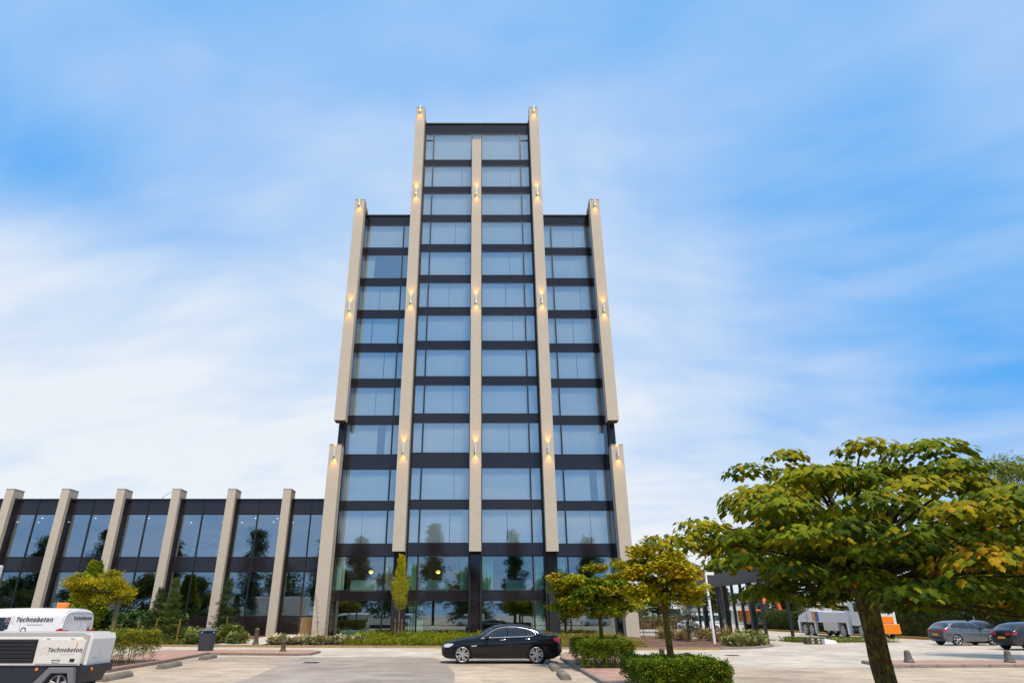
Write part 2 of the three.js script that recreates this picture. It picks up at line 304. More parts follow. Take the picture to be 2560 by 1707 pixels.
// small drain covers
for (const [x, d, label] of [[-7.0, 29.0, 'small dark drain cover in the beige paving left of the lane'], [12.2, 34.0, 'dark drain cover in the pale road near the maple trunk']]) { const o = thing('drain_cover', label, 'drain cover', [x, Y2 + 0.002, -d], 0, 'drain covers'); part(o, 'frame', bx(0.62, 0.012, 0.5, 0, 0.006, 0), M.castGrey); for (let k = -3; k <= 3; k++) part(o, 'slat', bx(0.045, 0.012, 0.4, k * 0.078, 0.018, 0), M.black); }

// ---------------------------------------------------------------- hotel tower
const ZP = -49.6, ZR = -50.45, ZI = -51.0, ZO = -51.6;           // pier front, back of the brick, glass of the inner and of the outer bays
const PW = 0.92, PX = { ol: -11.58, il: -6.24, c: -0.455, ir: 5.38, or: 10.8 };
const ROWS = [[44.04, 47.29], [40.72, 43.22], [37.38, 39.88], [34.05, 36.55], [30.72, 33.22], [27.39, 29.89], [24.06, 26.56], [20.72, 23.22], [17.38, 19.9], [14.04, 16.56], [10.25, 12.77], [6.96, 9.48], [3.54, 5.95], [0.40, 2.78]];
const tower = thing('hotel_tower', 'tall stepped hotel tower with cream brick piers and blue glazed bays', 'building', [0, 0, 0]);
const R = seeded(5);
// pleated curtain sheet hanging from y1 to y0
function pleats(x0, x1, y0, y1, z, rnd, fold = 0.009) {
  const n = Math.max(8, Math.round((x1 - x0) / 0.045)), pos = [], idx = []; let ph = rnd() * 9, f = 24 + rnd() * 10;
  for (let i = 0; i <= n; i++) { const x = lerp(x0, x1, i / n); f += (rnd() - 0.5) * 3; ph += (x1 - x0) / n * f; const dz = fold * (Math.sin(ph) + 0.5 * Math.sin(ph * 0.37 + 1)); pos.push(x, y0, z + dz * 1.2, x, y1, z + dz * 0.8); if (i) { const a = (i - 1) * 2; idx.push(a, a + 2, a + 1, a + 1, a + 2, a + 3); } }
  const g = new THREE.BufferGeometry(); g.setAttribute('position', new THREE.Float32BufferAttribute(pos, 3)); g.setIndex(idx); g.computeVertexNormals(); return g;
}
const pane = (x0, x1, y0, y1, z) => rg(x0, x1, y0, y1, z - 0.012, z + 0.012);
// bays: x range of the wide light, of the narrow one, and of the whole bay
const BAYS = [
  { x0: -11.30, x1: -6.66, wide: [-11.24, -7.55], slim: [-7.43, -6.72], z: ZO, top: 3 },
  { x0: -5.72, x1: -0.93, wide: [-4.80, -1.00], slim: [-5.66, -4.92], z: ZI, top: 0 },
  { x0: 0.02, x1: 4.84, wide: [0.08, 3.92], slim: [4.04, 4.78], z: ZI, top: 0 },
  { x0: 5.80, x1: 10.54, wide: [6.80, 10.46], slim: [5.86, 6.68], z: ZO, top: 3 }];
BAYS.forEach((b, bi) => {
  const z = b.z;
  ROWS.forEach(([y0, y1], ri) => {
    if (ri < b.top) return;
    const low = ri >= 12, glass = low ? M.glassGreen : M.glass;
    const w = part(tower, 'window', merge([rg(b.x0, b.x1, y0 - 0.05, y0, z - 0.05, z + 0.06), rg(b.x0, b.x1, y1, y1 + 0.05, z - 0.05, z + 0.06),
      rg(...(b.wide[0] < b.slim[0] ? [b.wide[1], b.slim[0]] : [b.slim[1], b.wide[0]]), y0, y1, z - 0.05, z + 0.06), rg(b.x0, b.x0 + 0.06, y0, y1, z - 0.05, z + 0.06), rg(b.x1 - 0.06, b.x1, y0, y1, z - 0.05, z + 0.06)]), M.frame);
    const wl = [Math.max(b.wide[0], b.x0 + 0.06), Math.min(b.wide[1], b.x1 - 0.06)], sl = [Math.max(b.slim[0], b.x0 + 0.06), Math.min(b.slim[1], b.x1 - 0.06)];
    part(w, 'pane', pane(...wl, y0, y1, z), glass);
    if (ri === 0) { part(w, 'pane', pane(...sl, y0, 46.45, z), glass); part(w, 'pane', pane(...sl, 46.57, y1, z), glass); part(w, 'transom', rg(sl[0], sl[1], 46.45, 46.57, z - 0.05, z + 0.06), M.frame); }
    else part(w, 'pane', pane(...sl, y0, y1, z), glass);
    if (ri > 0 && ri < 12) {                                     // net curtains, some not quite closed
      const zc = z - 0.2, gap = R();
      if (bi === 0 && ri === 9) { part(w, 'curtain', pleats(b.x0 + 0.06, -8.75, y0 + 0.02, y1, zc, R), M.curtain); part(w, 'curtain', pleats(-8.1, b.x1 - 0.06, y0 + 0.02, y1, zc, R), M.curtain); }
      else if (bi === 0 && ri === 4) part(w, 'curtain', pleats(b.x0 + 0.06, -10.1, y0 + 0.02, y1, zc, R), M.curtain);
      else if (bi === 3 && ri === 10) { part(w, 'curtain', pleats(b.x0 + 0.06, 8.9, y0 + 0.02, y1, zc, R), M.curtain); part(w, 'curtain', pleats(9.5, b.x1 - 0.06, y0 + 0.02, y1, zc, R), M.curtain); }
      else if (gap < 0.55) { const c = lerp(wl[0], wl[1], 0.35 + 0.4 * R()); part(w, 'curtain', pleats(b.x0 + 0.06, c, y0 + 0.02, y1, zc, R), M.curtain); part(w, 'curtain', pleats(c + 0.03 + 0.05 * R(), b.x1 - 0.06, y0 + 0.02, y1, zc, R), M.curtain); }
      else part(w, 'curtain', pleats(b.x0 + 0.06, b.x1 - 0.06, y0 + 0.02, y1, zc, R), M.curtain);
      part(w, 'room_wall', rg(b.x0, b.x1, y0 - 0.05, y1 + 0.05, z - 1.6, z - 1.5), M.wall);
    }
    if (ri === 0) part(w, 'blind', rg(b.x0 + 0.05, b.x1 - 0.05, y0, y1, z - 0.34, z - 0.30), M.curtain);
    if (ri === 12) for (const [c0, c1] of bi === 1 ? [[-1.62, -1.02], [-5.64, -5.0]] : bi === 2 ? [[0.1, 0.9], [4.2, 4.76]] : bi === 0 ? [[-11.2, -10.6], [-7.4, -6.75]] : [[9.8, 10.4], [5.9, 6.5]]) part(w, 'curtain', pleats(c0, c1, y0 + 0.02, y1, z - 0.25, R, 0.06), bi === 1 || bi === 2 ? M.teal : M.curtain);
    // granite spandrel under the window
    const below = ROWS[ri + 1] ? ROWS[ri + 1][1] + 0.05 : 0.26;
    part(tower, 'spandrel_panel', rg(b.x0, b.x1, below + 0.012, y0 - 0.062, z - 0.04, z + 0.045 + (ri === 11 ? 0.10 : 0)), M.granite);
  });
  const topY = b.top ? 36.55 : 47.29, roofY = b.top ? 37.70 : 48.70;
  part(tower, 'fascia', rg(b.x0, b.x1, topY + 0.062, roofY - 0.08, z - 0.04, z + 0.045), M.granite);
  part(tower, 'coping', rg(b.x0 - 0.02, b.x1 + 0.02, roofY - 0.075, roofY + 0.04, z - 0.3, z + 0.16), M.frame);
  // dark linings between glass and piers
  for (const x of [b.x0, b.x1]) { const s = x === b.x0 ? -1 : 1; const mid = Math.abs(x + 0.455) < 0.6; part(tower, 'reveal', rg(x, x + s * 0.10, 0.2, mid ? 45.45 : roofY - 0.1, z - 0.06, ZR + 0.02), M.recess); }
});
// middle: black lining behind the centre pier, little light over it
part(tower, 'reveal', rg(-0.93, 0.02, 0.2, 45.5, ZI - 0.06, ZI + 0.03), M.recess);
{ const w = part(tower, 'window', merge([rg(-0.93, 0.02, 45.50, 45.66, ZI - 0.05, ZI + 0.05), rg(-0.93, 0.02, 47.29, 47.36, ZI - 0.05, ZI + 0.05), rg(-0.93, -0.86, 45.66, 47.29, ZI - 0.05, ZI + 0.05), rg(-0.05, 0.02, 45.66, 47.29, ZI - 0.05, ZI + 0.05), rg(-0.86, -0.05, 46.42, 46.5, ZI - 0.05, ZI + 0.05)]), M.frame); part(w, 'pane', pane(-0.86, -0.05, 46.5, 47.29, ZI), M.glass); part(w, 'pane', pane(-0.86, -0.05, 45.66, 46.42, ZI), M.glass); part(w, 'blind', rg(-0.9, 0, 45.6, 47.3, ZI - 0.34, ZI - 0.30), M.curtain);
  part(tower, 'fascia', rg(-0.918, 0.008, 47.372, 48.62, ZI - 0.04, ZI + 0.05), M.granite); part(tower, 'coping', rg(-0.905, -0.005, 48.628, 48.738, ZI - 0.3, ZI + 0.157), M.frame); }
// brick piers
function pier(x, y0, y1, w = PW, zf = ZP, zb = ZR) {
  const p = part(tower, 'brick_pier', rg(x - w / 2, x + w / 2, y0, y1, zb, zf), M.brick);
  part(p, 'coping', rg(x - w / 2 - 0.015, x + w / 2 + 0.015, y1 + 0.003, y1 + 0.06, zb - 0.02, zf + 0.02), M.cap);
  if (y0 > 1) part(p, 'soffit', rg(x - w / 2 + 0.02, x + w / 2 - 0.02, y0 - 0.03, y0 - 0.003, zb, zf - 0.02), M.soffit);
  return p;
}
pier(PX.il, 6.2, 49.62); pier(PX.ir, 6.2, 49.62); pier(PX.c, 6.2, 45.5);
pier(PX.ol, 16.4, 38.16); pier(PX.or, 16.4, 38.16);
pier(PX.ol - 0.12, 0.05, 14.32, 0.95, ZP + 0.05, ZR - 0.1); pier(PX.or + 0.1, 0.05, 14.32, 0.95, ZP + 0.05, ZR - 0.1);
// back of the tall piers above the roofs, and dark backing down to the glass line
for (const [x, y0, y1, z] of [[PX.il, 36.8, 49.6, ZO], [PX.ir, 36.8, 49.6, ZO], [PX.ol, 37, 38.14, ZO], [PX.or, 37, 38.14, ZO]]) part(tower, 'pier_back', rg(x - PW / 2 + 0.004, x + PW / 2 - 0.004, Math.max(y0, 37.72), y1, z, ZR - 0.003), M.brick);
for (const [x, y0, y1] of [[PX.il, 0.2, 48.6], [PX.ir, 0.2, 48.6]]) part(tower, 'pier_core', rg(x - 0.36, x + 0.36, y0, y1, ZO - 0.1, ZR - 0.01), M.recess);
// granite columns where the brick stops short of the ground, with bands
for (const x of [PX.il, PX.c, PX.ir]) for (const [y0, y1] of [[0.2, 2.76], [2.785, 3.52], [3.545, 6.17]]) part(tower, 'column_panel', rg(x - 0.46, x + 0.46, y0, y1, ZI - 0.05, -50.72), M.granite);
for (const s of [-1, 1]) {                                       // dark corner columns showing between the stacked outer piers
  const x = s < 0 ? PX.ol : PX.or;
  part(tower, 'corner_column', rg(x - 0.33, x + 0.02, 0.2, 37.7, ZO - 0.5, -51.0 + (s < 0 ? 0 : 0.06)), M.granite); part(tower, 'corner_column', rg(x + 0.035, x + 0.36, 0.2, 37.7, ZO - 0.5, -51.0 + (s < 0 ? 0.06 : 0)), M.granite);
}
// body behind: floors, side and back walls, roofs
for (let i = 0; i < ROWS.length; i++) { const y = ROWS[i][0] - 0.3; part(tower, 'floor_slab', rg(i < 3 ? -6.4 : -11.5, i < 3 ? 5.5 : 10.7, y - 0.18, y, -66, ZO - 0.08), i === 12 ? M.ceiling : M.wall); }
part(tower, 'side_wall', rg(-12.0, -11.5, 0.1, 37.6, -66, -52.12), M.granite); part(tower, 'side_wall', rg(10.7, 11.2, 0.1, 37.6, -66, -52.12), M.granite);
part(tower, 'side_wall', rg(-6.8, -6.4, 37.74, 48.5, -66, ZO - 0.1), M.granite); part(tower, 'side_wall', rg(5.5, 5.9, 37.74, 48.5, -66, ZO - 0.1), M.granite);
part(tower, 'back_wall', rg(-12.0, 11.2, 0.1, 37.6, -66.3, -66.01), M.granite); part(tower, 'back_wall', rg(-6.8, 5.9, 37.74, 48.5, -66.3, -66.01), M.granite);
part(tower, 'roof', rg(-11.98, 11.18, 37.61, 37.72, -66.3, ZO - 0.32), M.roof); part(tower, 'roof', rg(-6.78, 5.88, 48.51, 48.6, -66.3, ZI - 0.32), M.roof);
part(tower, 'inner_wall', rg(-11.4, 10.6, 0.2, 6.6, -57.2, -57), M.wall);
for (const x of [PX.il, PX.c, PX.ir]) part(tower, 'partition', rg(x - 0.1, x + 0.1, 3.3, 37, -57, ZO - 0.1), M.wall);
part(tower, 'plinth', rg(-11.2, 10.4, 0.1, 0.26, -51.9, -50.85), M.frame);
// pale inner boards and furniture seen behind the ground floor glass
part(tower, 'counter', rg(-4.6, -3.2, 0.3, 1.4, -53.6, -53.0), M.teal); part(tower, 'board', rg(-5.5, -4.4, 0.3, 2.4, -51.75, -51.7), M.offWhite); part(tower, 'board', rg(3.9, 4.7, 0.3, 2.75, -51.5, -51.45), M.offWhite);
part(tower, 'bench', rg(-10.6, -8.0, 0.26, 0.75, -52.6, -52.0), M.teal); part(tower, 'bed', rg(1.9, 3.9, 3.5, 4.3, -53.6, -52.2), M.offWhite); part(tower, 'bed', rg(-4.6, -2.6, 3.5, 4.3, -53.6, -52.2), M.offWhite); part(tower, 'bed', rg(-10.2, -8.2, 3.5, 4.3, -53.9, -52.5), M.offWhite);

// pendant lamps glowing behind the second row of windows
for (const [x, label] of [[-8.75, 'warm pendant lamp behind the left bay, second window row from ground'], [-3.42, 'warm pendant lamp behind the inner left bay, second window row']]) {
  const o = thing('pendant_lamp', label, 'lamp', [x, 4.95, -53], 0, 'pendant lamps behind glass');
  part(o, 'cord', cyl(0.01, 0.01, 0.75, 0, 0.12, 0, 6), M.black); const s = new THREE.SphereGeometry(0.19, 16, 10); s.scale(1, 0.62, 1); part(o, 'shade', s, M.warm);
  const l = new THREE.PointLight(0xffb060, 6, 8, 2); l.position.set(0, -0.2, 0); l.castShadow = true; o.add(l);
}
// up and down wall lamps on the piers
const lampSpots = [[PX.il, 49.32, 'at the very top of the inner left pier'], [PX.ir, 49.32, 'at the very top of the inner right pier'], [PX.ol, 37.83, 'at the top of the outer left pier'], [PX.or, 37.80, 'at the top of the outer right pier'],
  [PX.il, 39.05, 'on the inner left pier, second from the top'], [PX.c, 39.05, 'on the centre pier, topmost of three'], [PX.ir, 39.05, 'on the inner right pier, second from the top'],
  [PX.il, 27.45, 'on the inner left pier, third from the top'], [PX.c, 27.45, 'on the centre pier, middle of three'], [PX.ir, 27.45, 'on the inner right pier, third from the top'], [PX.ol, 26.72, 'halfway up the outer left pier'], [PX.or, 26.62, 'halfway up the outer right pier'],
  [PX.il, 14.05, 'on the inner left pier, lowest of four'], [PX.c, 14.05, 'on the centre pier, lowest of three'], [PX.ir, 14.05, 'on the inner right pier, lowest of four'], [PX.ol - 0.12, 13.72, 'at the top of the short left pier'], [PX.or + 0.1, 13.72, 'at the top of the short right pier']];
const lampTube = M.lampBody.clone(); lampTube.side = THREE.DoubleSide;
const lampBodyGeo = new THREE.CylinderGeometry(0.072, 0.072, 0.62, 18, 1, true), lampDisc = new THREE.CylinderGeometry(0.066, 0.066, 0.02, 18), lampArm = bx(0.05, 0.1, 0.16, 0, 0, -0.13);
for (const [x, y, where] of lampSpots) {
  const o = thing('wall_lamp', 'white up and down wall lamp ' + where, 'wall lamp', [x, y, ZP + (Math.abs(x) > 10 && y < 14 ? 0.05 : 0) + 0.2], 0, 'wall lamps on the tower piers');
  part(o, 'housing', lampBodyGeo, lampTube); part(o, 'bracket', lampArm, M.lampBody);
  for (const s of [-1, 1]) {
    const d = part(o, 'lens', lampDisc, M.lampGlow); d.position.y = s * 0.27;
    const l = new THREE.SpotLight(0xffae08, 5.5, 7, 36 * D2R, 1, 2); l.position.set(0, s * 0.335, -0.05); l.target.position.set(0, s * 3, -0.16); l.castShadow = true; l.shadow.radius = 3; o.add(l, l.target);
  }
}

// ---------------------------------------------------------------- low wing on the left
const wing = thing('hotel_wing', 'low two storey glazed wing with slim cream piers left of the tower', 'building', [0, 0, 0]);
const WZ = -52.78, WF = -52, WR = 10.55, bayEdges = []; for (let k = 0; k < 8; k++) bayEdges.push(-16.21 - 4.54 * k);
for (let k = 0; k < 8; k++) {
  const x0 = bayEdges[k], x1 = x0 + 0.66;
  const p = part(wing, 'brick_pier', rg(x0, x1, 0.05, 11.22, WF - 0.38, WF), M.brick);
  part(p, 'pier_head', rg(x0 + 0.003, x1 - 0.003, WR + 0.06, 11.217, WF - 1.25, WF - 0.383), M.brick);
  part(p, 'coping', rg(x0 - 0.012, x1 + 0.012, 11.223, 11.30, WF - 1.26, WF + 0.012), M.cap);
  part(wing, 'pier_core', rg(x0 + 0.12, x1 - 0.12, 0.1, WR - 0.05, WZ - 0.05, WF - 0.385), M.recess);
  part(wing, 'reveal', rg(x1 - 0.02, x1 + 0.03, 0.2, WR - 0.05, WZ + 0.05, WF - 0.385), M.recess); part(wing, 'reveal', rg(x0 - 0.03, x0 + 0.02, 0.2, WR - 0.05, WZ + 0.05, WF - 0.385), M.recess);
}
for (let k = -1; k < 7; k++) {
  const x0 = k < 0 ? bayEdges[0] + 0.66 : bayEdges[k + 1] + 0.66, x1 = k < 0 ? -12.2 : bayEdges[k], mid = k < 0 ? -13.95 : (x0 + x1) / 2 - 0.12;
  for (const [a, b] of [[x0 + 0.03, mid - 0.05], [mid + 0.05, x1 - 0.03]]) {
    part(wing, 'fascia', rg(a, b, 9.40, WR - 0.06, WZ - 0.04, WZ + 0.03), M.granite);
    part(wing, 'spandrel_panel', rg(a, b, 4.98, 5.98, WZ - 0.04, WZ + 0.03), M.granite);
    for (const [y0, y1, gm] of [[6.06, 9.32, M.glass], [1.76, 4.90, M.glassGreen]]) {
      const w = part(wing, 'window', merge([rg(a, b, y0 - 0.06, y0, WZ - 0.05, WZ + 0.04), rg(a, b, y1, y1 + 0.06, WZ - 0.05, WZ + 0.04)]), M.frame);
      part(w, 'pane', pane(a, b, y0, y1, WZ), gm);
    }
    if (k >= 0 || a < -14) part(wing, 'base_panel', rg(a, b, 0.3, 1.69, WZ - 0.04, WZ + 0.03), M.granite);
    else { const d = part(wing, 'door', rg(a + 0.03, b - 0.02, 0.42, 1.69, WZ - 0.05, WZ + 0.02), M.wood, 'brown wooden entrance door beside the tower pier'); part(d, 'handle', bx(0.04, 0.5, 0.05, a + 0.16, 1.15, WZ + 0.05), M.steel); }
  }
  part(wing, 'mullion', rg(mid - 0.05, mid + 0.05, 0.3, WR - 0.06, WZ - 0.06, WZ + 0.075), M.frame);
  part(wing, 'coping', rg(x0 + 0.001, x1 - 0.001, WR - 0.055, WR + 0.045, WZ - 0.3, WZ + 0.16), M.frame);
  for (const [dx, dz] of [[0.9, -2.2], [2.7, -2.4], [1.7, -4.6], [3.3, -5.0]]) if (k >= 0) { const g = new THREE.CylinderGeometry(0.05, 0.05, 0.03, 12); g.translate(x0 + dx, 9.36, WZ + dz); part(wing, 'ceiling_lamp', g, M.down); }
}
part(wing, 'ceiling', rg(-46, -12.3, 9.38, 9.5, -63, WZ - 0.1), M.ceiling); part(wing, 'floor_slab', rg(-46, -12.3, 5.05, 5.85, -63, WZ - 0.1), M.wall); part(wing, 'floor_slab', rg(-46, -12.3, 0.1, 0.32, -63, WZ - 0.1), M.floorIn);
part(wing, 'back_wall', rg(-46, -12.3, 0.1, 10.4, -63.4, -63.01), M.wall); part(wing, 'roof', rg(-46, -12.25, 10.41, 10.5, -63.4, WZ - 0.12), M.roof); part(wing, 'partition', rg(-30.2, -30.0, 0.33, 9.37, -63, -54.5), M.wall); part(wing, 'end_wall', rg(-46.3, -46.01, 0.1, 10.4, -63.4, WZ), M.brick);
part(wing, 'counter', rg(-24, -21.4, 0.33, 1.5, -57, -56), M.offWhite); part(wing, 'counter', rg(-19.6, -17, 0.33, 2.2, -56.6, -55.9), M.teal);
// scaffold frame standing behind the upper glass
{ const o = thing('scaffold_tower', 'pale scaffold frame behind the upper wing glass', 'scaffold', [-23.0, 5.86, -55.2]); for (const x of [-1, 1]) for (const z of [-0.4, 0.4]) part(o, 'standard', cyl(0.03, 0.03, 2.5, x, 0, z, 8), M.offWhite); for (const y of [0.9, 1.75, 2.4]) for (const z of [-0.4, 0.4]) part(o, 'rail', bx(2, 0.045, 0.045, 0, y, z), M.offWhite); part(o, 'brace', rot(bx(2.15, 0.035, 0.035), 0, 0, 0.39).translate(0, 1.32, 0.44), M.offWhite); }
// roof railing and small mast on the wing
{ const o = thing('roof_mast', 'thin bent lamp mast on the wing roof between two piers', 'mast', [-28.2, 10.5, -56]); part(o, 'post', limb([[0, 0, 0, 0.03], [0.3, 0.8, 0, 0.025], [1.3, 1.45, 0, 0.02]], 8, 6), M.steel); part(o, 'head', rbox(0.3, 0.08, 0.14, 0.02, 1.35, 1.47, 0), M.black); }

// ---------------------------------------------------------------- vehicles
function curve(pts) {                                            // smooth interpolation without overshoot
  const n = pts.length, m = [], s = []; for (let i = 0; i + 1 < n; i++) s.push((pts[i + 1][1] - pts[i][1]) / (pts[i + 1][0] - pts[i][0]));
  for (let i = 0; i < n; i++) m.push(i === 0 ? s[0] : i === n - 1 ? s[n - 2] : s[i - 1] * s[i] <= 0 ? 0 : 2 * s[i - 1] * s[i] / (s[i - 1] + s[i]));
  return (x) => { if (x <= pts[0][0]) return pts[0][1]; if (x >= pts[n - 1][0]) return pts[n - 1][1]; let i = 0; while (x > pts[i + 1][0]) i++; const h = pts[i + 1][0] - pts[i][0], t = (x - pts[i][0]) / h, a = t * t * (3 - 2 * t); return pts[i][1] * (1 - a) + pts[i + 1][1] * a + h * (m[i] * t * (1 - t) * (1 - t) - m[i + 1] * t * t * (1 - t)); };
}
const LOWER = curve([[0, 0.86], [0.07, 0.95], [0.3, 0.99], [0.6, 1], [0.735, 0.995], [0.80, 0.972], [1, 0.945]]);
function carSurface(sp) {
  const top = curve(sp.top), belt = curve(sp.belt), bot = curve(sp.bot), wid = curve(sp.wid), tumble = sp.tumble ?? 0.24, sharp = sp.sharp ?? 7;
  const W = (x, y) => {
    const w = wid(x), b = belt(x), t = top(x), lo = bot(x);
    if (y <= b) return w * LOWER(clamp((y - lo) / (b - lo)));
    const s = clamp((y - b) / Math.max(0.01, t - b)), g = smooth(0.1, 0.42, t - b), n = lerp(2.2, sharp, g);
    return w * 0.945 * (1 - tumble * g * s) * Math.pow(Math.max(0, 1 - Math.pow(s, n)), 0.46);
  };
  return { top, belt, bot, wid, W };
}
function carBody(sp, paint) {
  const S = carSurface(sp), x0 = sp.top[0][0], x1 = sp.top.at(-1)[0], nx = 84, tl = [0, 0.03, 0.08, 0.16, 0.3, 0.45, 0.6, 0.7, 0.735, 0.765, 0.80, 0.9, 1], tu = [0.08, 0.2, 0.35, 0.5, 0.62, 0.72, 0.8, 0.86, 0.91, 0.95, 0.975, 0.99, 0.997];
  const ring = (x) => { const lo = S.bot(x), b = S.belt(x), t = Math.max(S.top(x), b + 0.012), h = []; for (const q of tl) { const y = lerp(lo, b, q); h.push([S.W(x, y), y]); } for (const q of tu) { const y = lerp(b, t, q); h.push([S.W(x, y), y]); } const out = [...h.map(([z, y]) => [z, y])]; out.push([0, t]); for (let i = h.length - 1; i >= 0; i--) out.push([-h[i][0], h[i][1]]); out.push([0, lo]); return out; };
  const pos = [], idx = []; let m = 0;
  for (let i = 0; i <= nx; i++) { let f = i / nx; f = 0.5 - 0.5 * Math.cos(Math.PI * f) * 0.35 - 0.5 * 0.65 * (1 - 2 * f); const x = lerp(x0, x1, clamp(f)); const r = ring(x); m = r.length; for (const [z, y] of r) pos.push(x, y, z); }
  for (let i = 0; i < nx; i++) for (let j = 0; j < m; j++) { const a = i * m + j, b = i * m + (j + 1) % m, c = a + m, d = b + m; idx.push(a, c, b, b, c, d); }
  for (const e of [0, nx]) { let y = 0; for (let j = 0; j < m; j++) y += pos[(e * m + j) * 3 + 1] / m; const c = pos.length / 3; pos.push(pos[e * m * 3], y, 0); for (let j = 0; j < m; j++) { const a = e * m + j, b = e * m + (j + 1) % m; e ? idx.push(a, c, b) : idx.push(a, b, c); } }
  let g = new THREE.BufferGeometry(); g.setAttribute('position', new THREE.Float32BufferAttribute(pos, 3)); g.setIndex(idx); g.computeVertexNormals();
  { const p = g.attributes.position, q = idx, a = new V3(), b = new V3(), c = new V3(); let vol = 0; for (let i = 0; i < q.length; i += 3) { a.fromBufferAttribute(p, q[i]); b.fromBufferAttribute(p, q[i + 1]); c.fromBufferAttribute(p, q[i + 2]); vol += a.dot(b.cross(c)); } if (vol < 0) { for (let i = 0; i < q.length; i += 3) { const t = q[i]; q[i] = q[i + 1]; q[i + 1] = t; } g.setIndex(q); g.computeVertexNormals(); } }
  g.setAttribute('uv', new THREE.Float32BufferAttribute(new Float32Array(g.attributes.position.count * 2), 2));
  const ev = new Evaluator(); ev.useGroups = true;
  let body = new Brush(g, paint); body.updateMatrixWorld();
  for (const [wx, wy, r] of sp.arches) for (const s of [-1, 1]) { const c = new THREE.CylinderGeometry(r, r, 0.62, 40); c.rotateX(Math.PI / 2); c.translate(wx, wy, s * (S.wid(wx) - 0.03)); const k = new Brush(c, M.rubber); k.updateMatrixWorld(); body = ev.evaluate(body, k, SUBTRACTION); body.updateMatrixWorld(); }
  let out = body.geometry; const mats = body.material;
  const groups = out.groups.map((q) => ({ ...q }));
  out = out.clone(); if (out.index) { const non = out.toNonIndexed(); non.clearGroups(); groups.forEach((q) => non.addGroup(q.start, q.count, q.materialIndex)); out = non; }
  const gs = out.groups.map((q) => ({ ...q })); out.deleteAttribute('normal'); const cr = toCreasedNormals(out, 0.5); cr.clearGroups(); gs.forEach((q) => cr.addGroup(q.start, q.count, q.materialIndex));
  return { geo: cr, mats, S };
}
// patch lying on the side of the body between two height curves
function sidePatch(S, lo, hi, xa, xb, side, off = 0.006, nx = 26, ny = 8) {
  const pos = [], idx = []; for (let i = 0; i <= nx; i++) { const x = lerp(xa, xb, i / nx), a = lo(x), b = Math.max(a + 0.001, hi(x)); for (let j = 0; j <= ny; j++) { const y = lerp(a, b, j / ny); pos.push(x, y, side * (S.W(x, y) + off)); } }
  for (let i = 0; i < nx; i++) for (let j = 0; j < ny; j++) { const a = i * (ny + 1) + j, b = a + ny + 1; side > 0 ? idx.push(a, b, a + 1, b, b + 1, a + 1) : idx.push(a, a + 1, b, b, a + 1, b + 1); }
  const g = new THREE.BufferGeometry(); g.setAttribute('position', new THREE.Float32BufferAttribute(pos, 3)); g.setIndex(idx); g.computeVertexNormals(); return g;
}
// patch over the top: windscreen or rear window
function topPatch(S, xa, xb, s0, off = 0.006, nx = 14) {
  const pos = [], idx = [], q = []; for (let k = 0; k <= 12; k++) q.push(lerp(s0, 1, k / 12)); const ss = [...q.map((s) => [s, 1]), ...q.slice(0, -1).reverse().map((s) => [s, -1])], m = ss.length;
  for (let i = 0; i <= nx; i++) { const x = lerp(xa, xb, i / nx), b = S.belt(x), t = S.top(x); for (const [s, d] of ss) { const y = lerp(b, t, s); pos.push(x, y + off, d * S.W(x, Math.min(y, t))); } }
  for (let i = 0; i < nx; i++) for (let j = 0; j + 1 < m; j++) { const a = i * m + j, b = a + m; idx.push(a, a + 1, b, b, a + 1, b + 1); }
  const g = new THREE.BufferGeometry(); g.setAttribute('position', new THREE.Float32BufferAttribute(pos, 3)); g.setIndex(idx); g.computeVertexNormals(); if (g.attributes.normal.getY(6) < 0) { for (let i = 0; i < idx.length; i += 3) { const t = idx[i]; idx[i] = idx[i + 1]; idx[i + 1] = t; } g.setIndex(idx); g.computeVertexNormals(); } return g;
}
const onSide = (S, pts, side, off = 0.008) => pts.map(([x, y]) => [x, y, side * (S.W(x, y) + off)]);
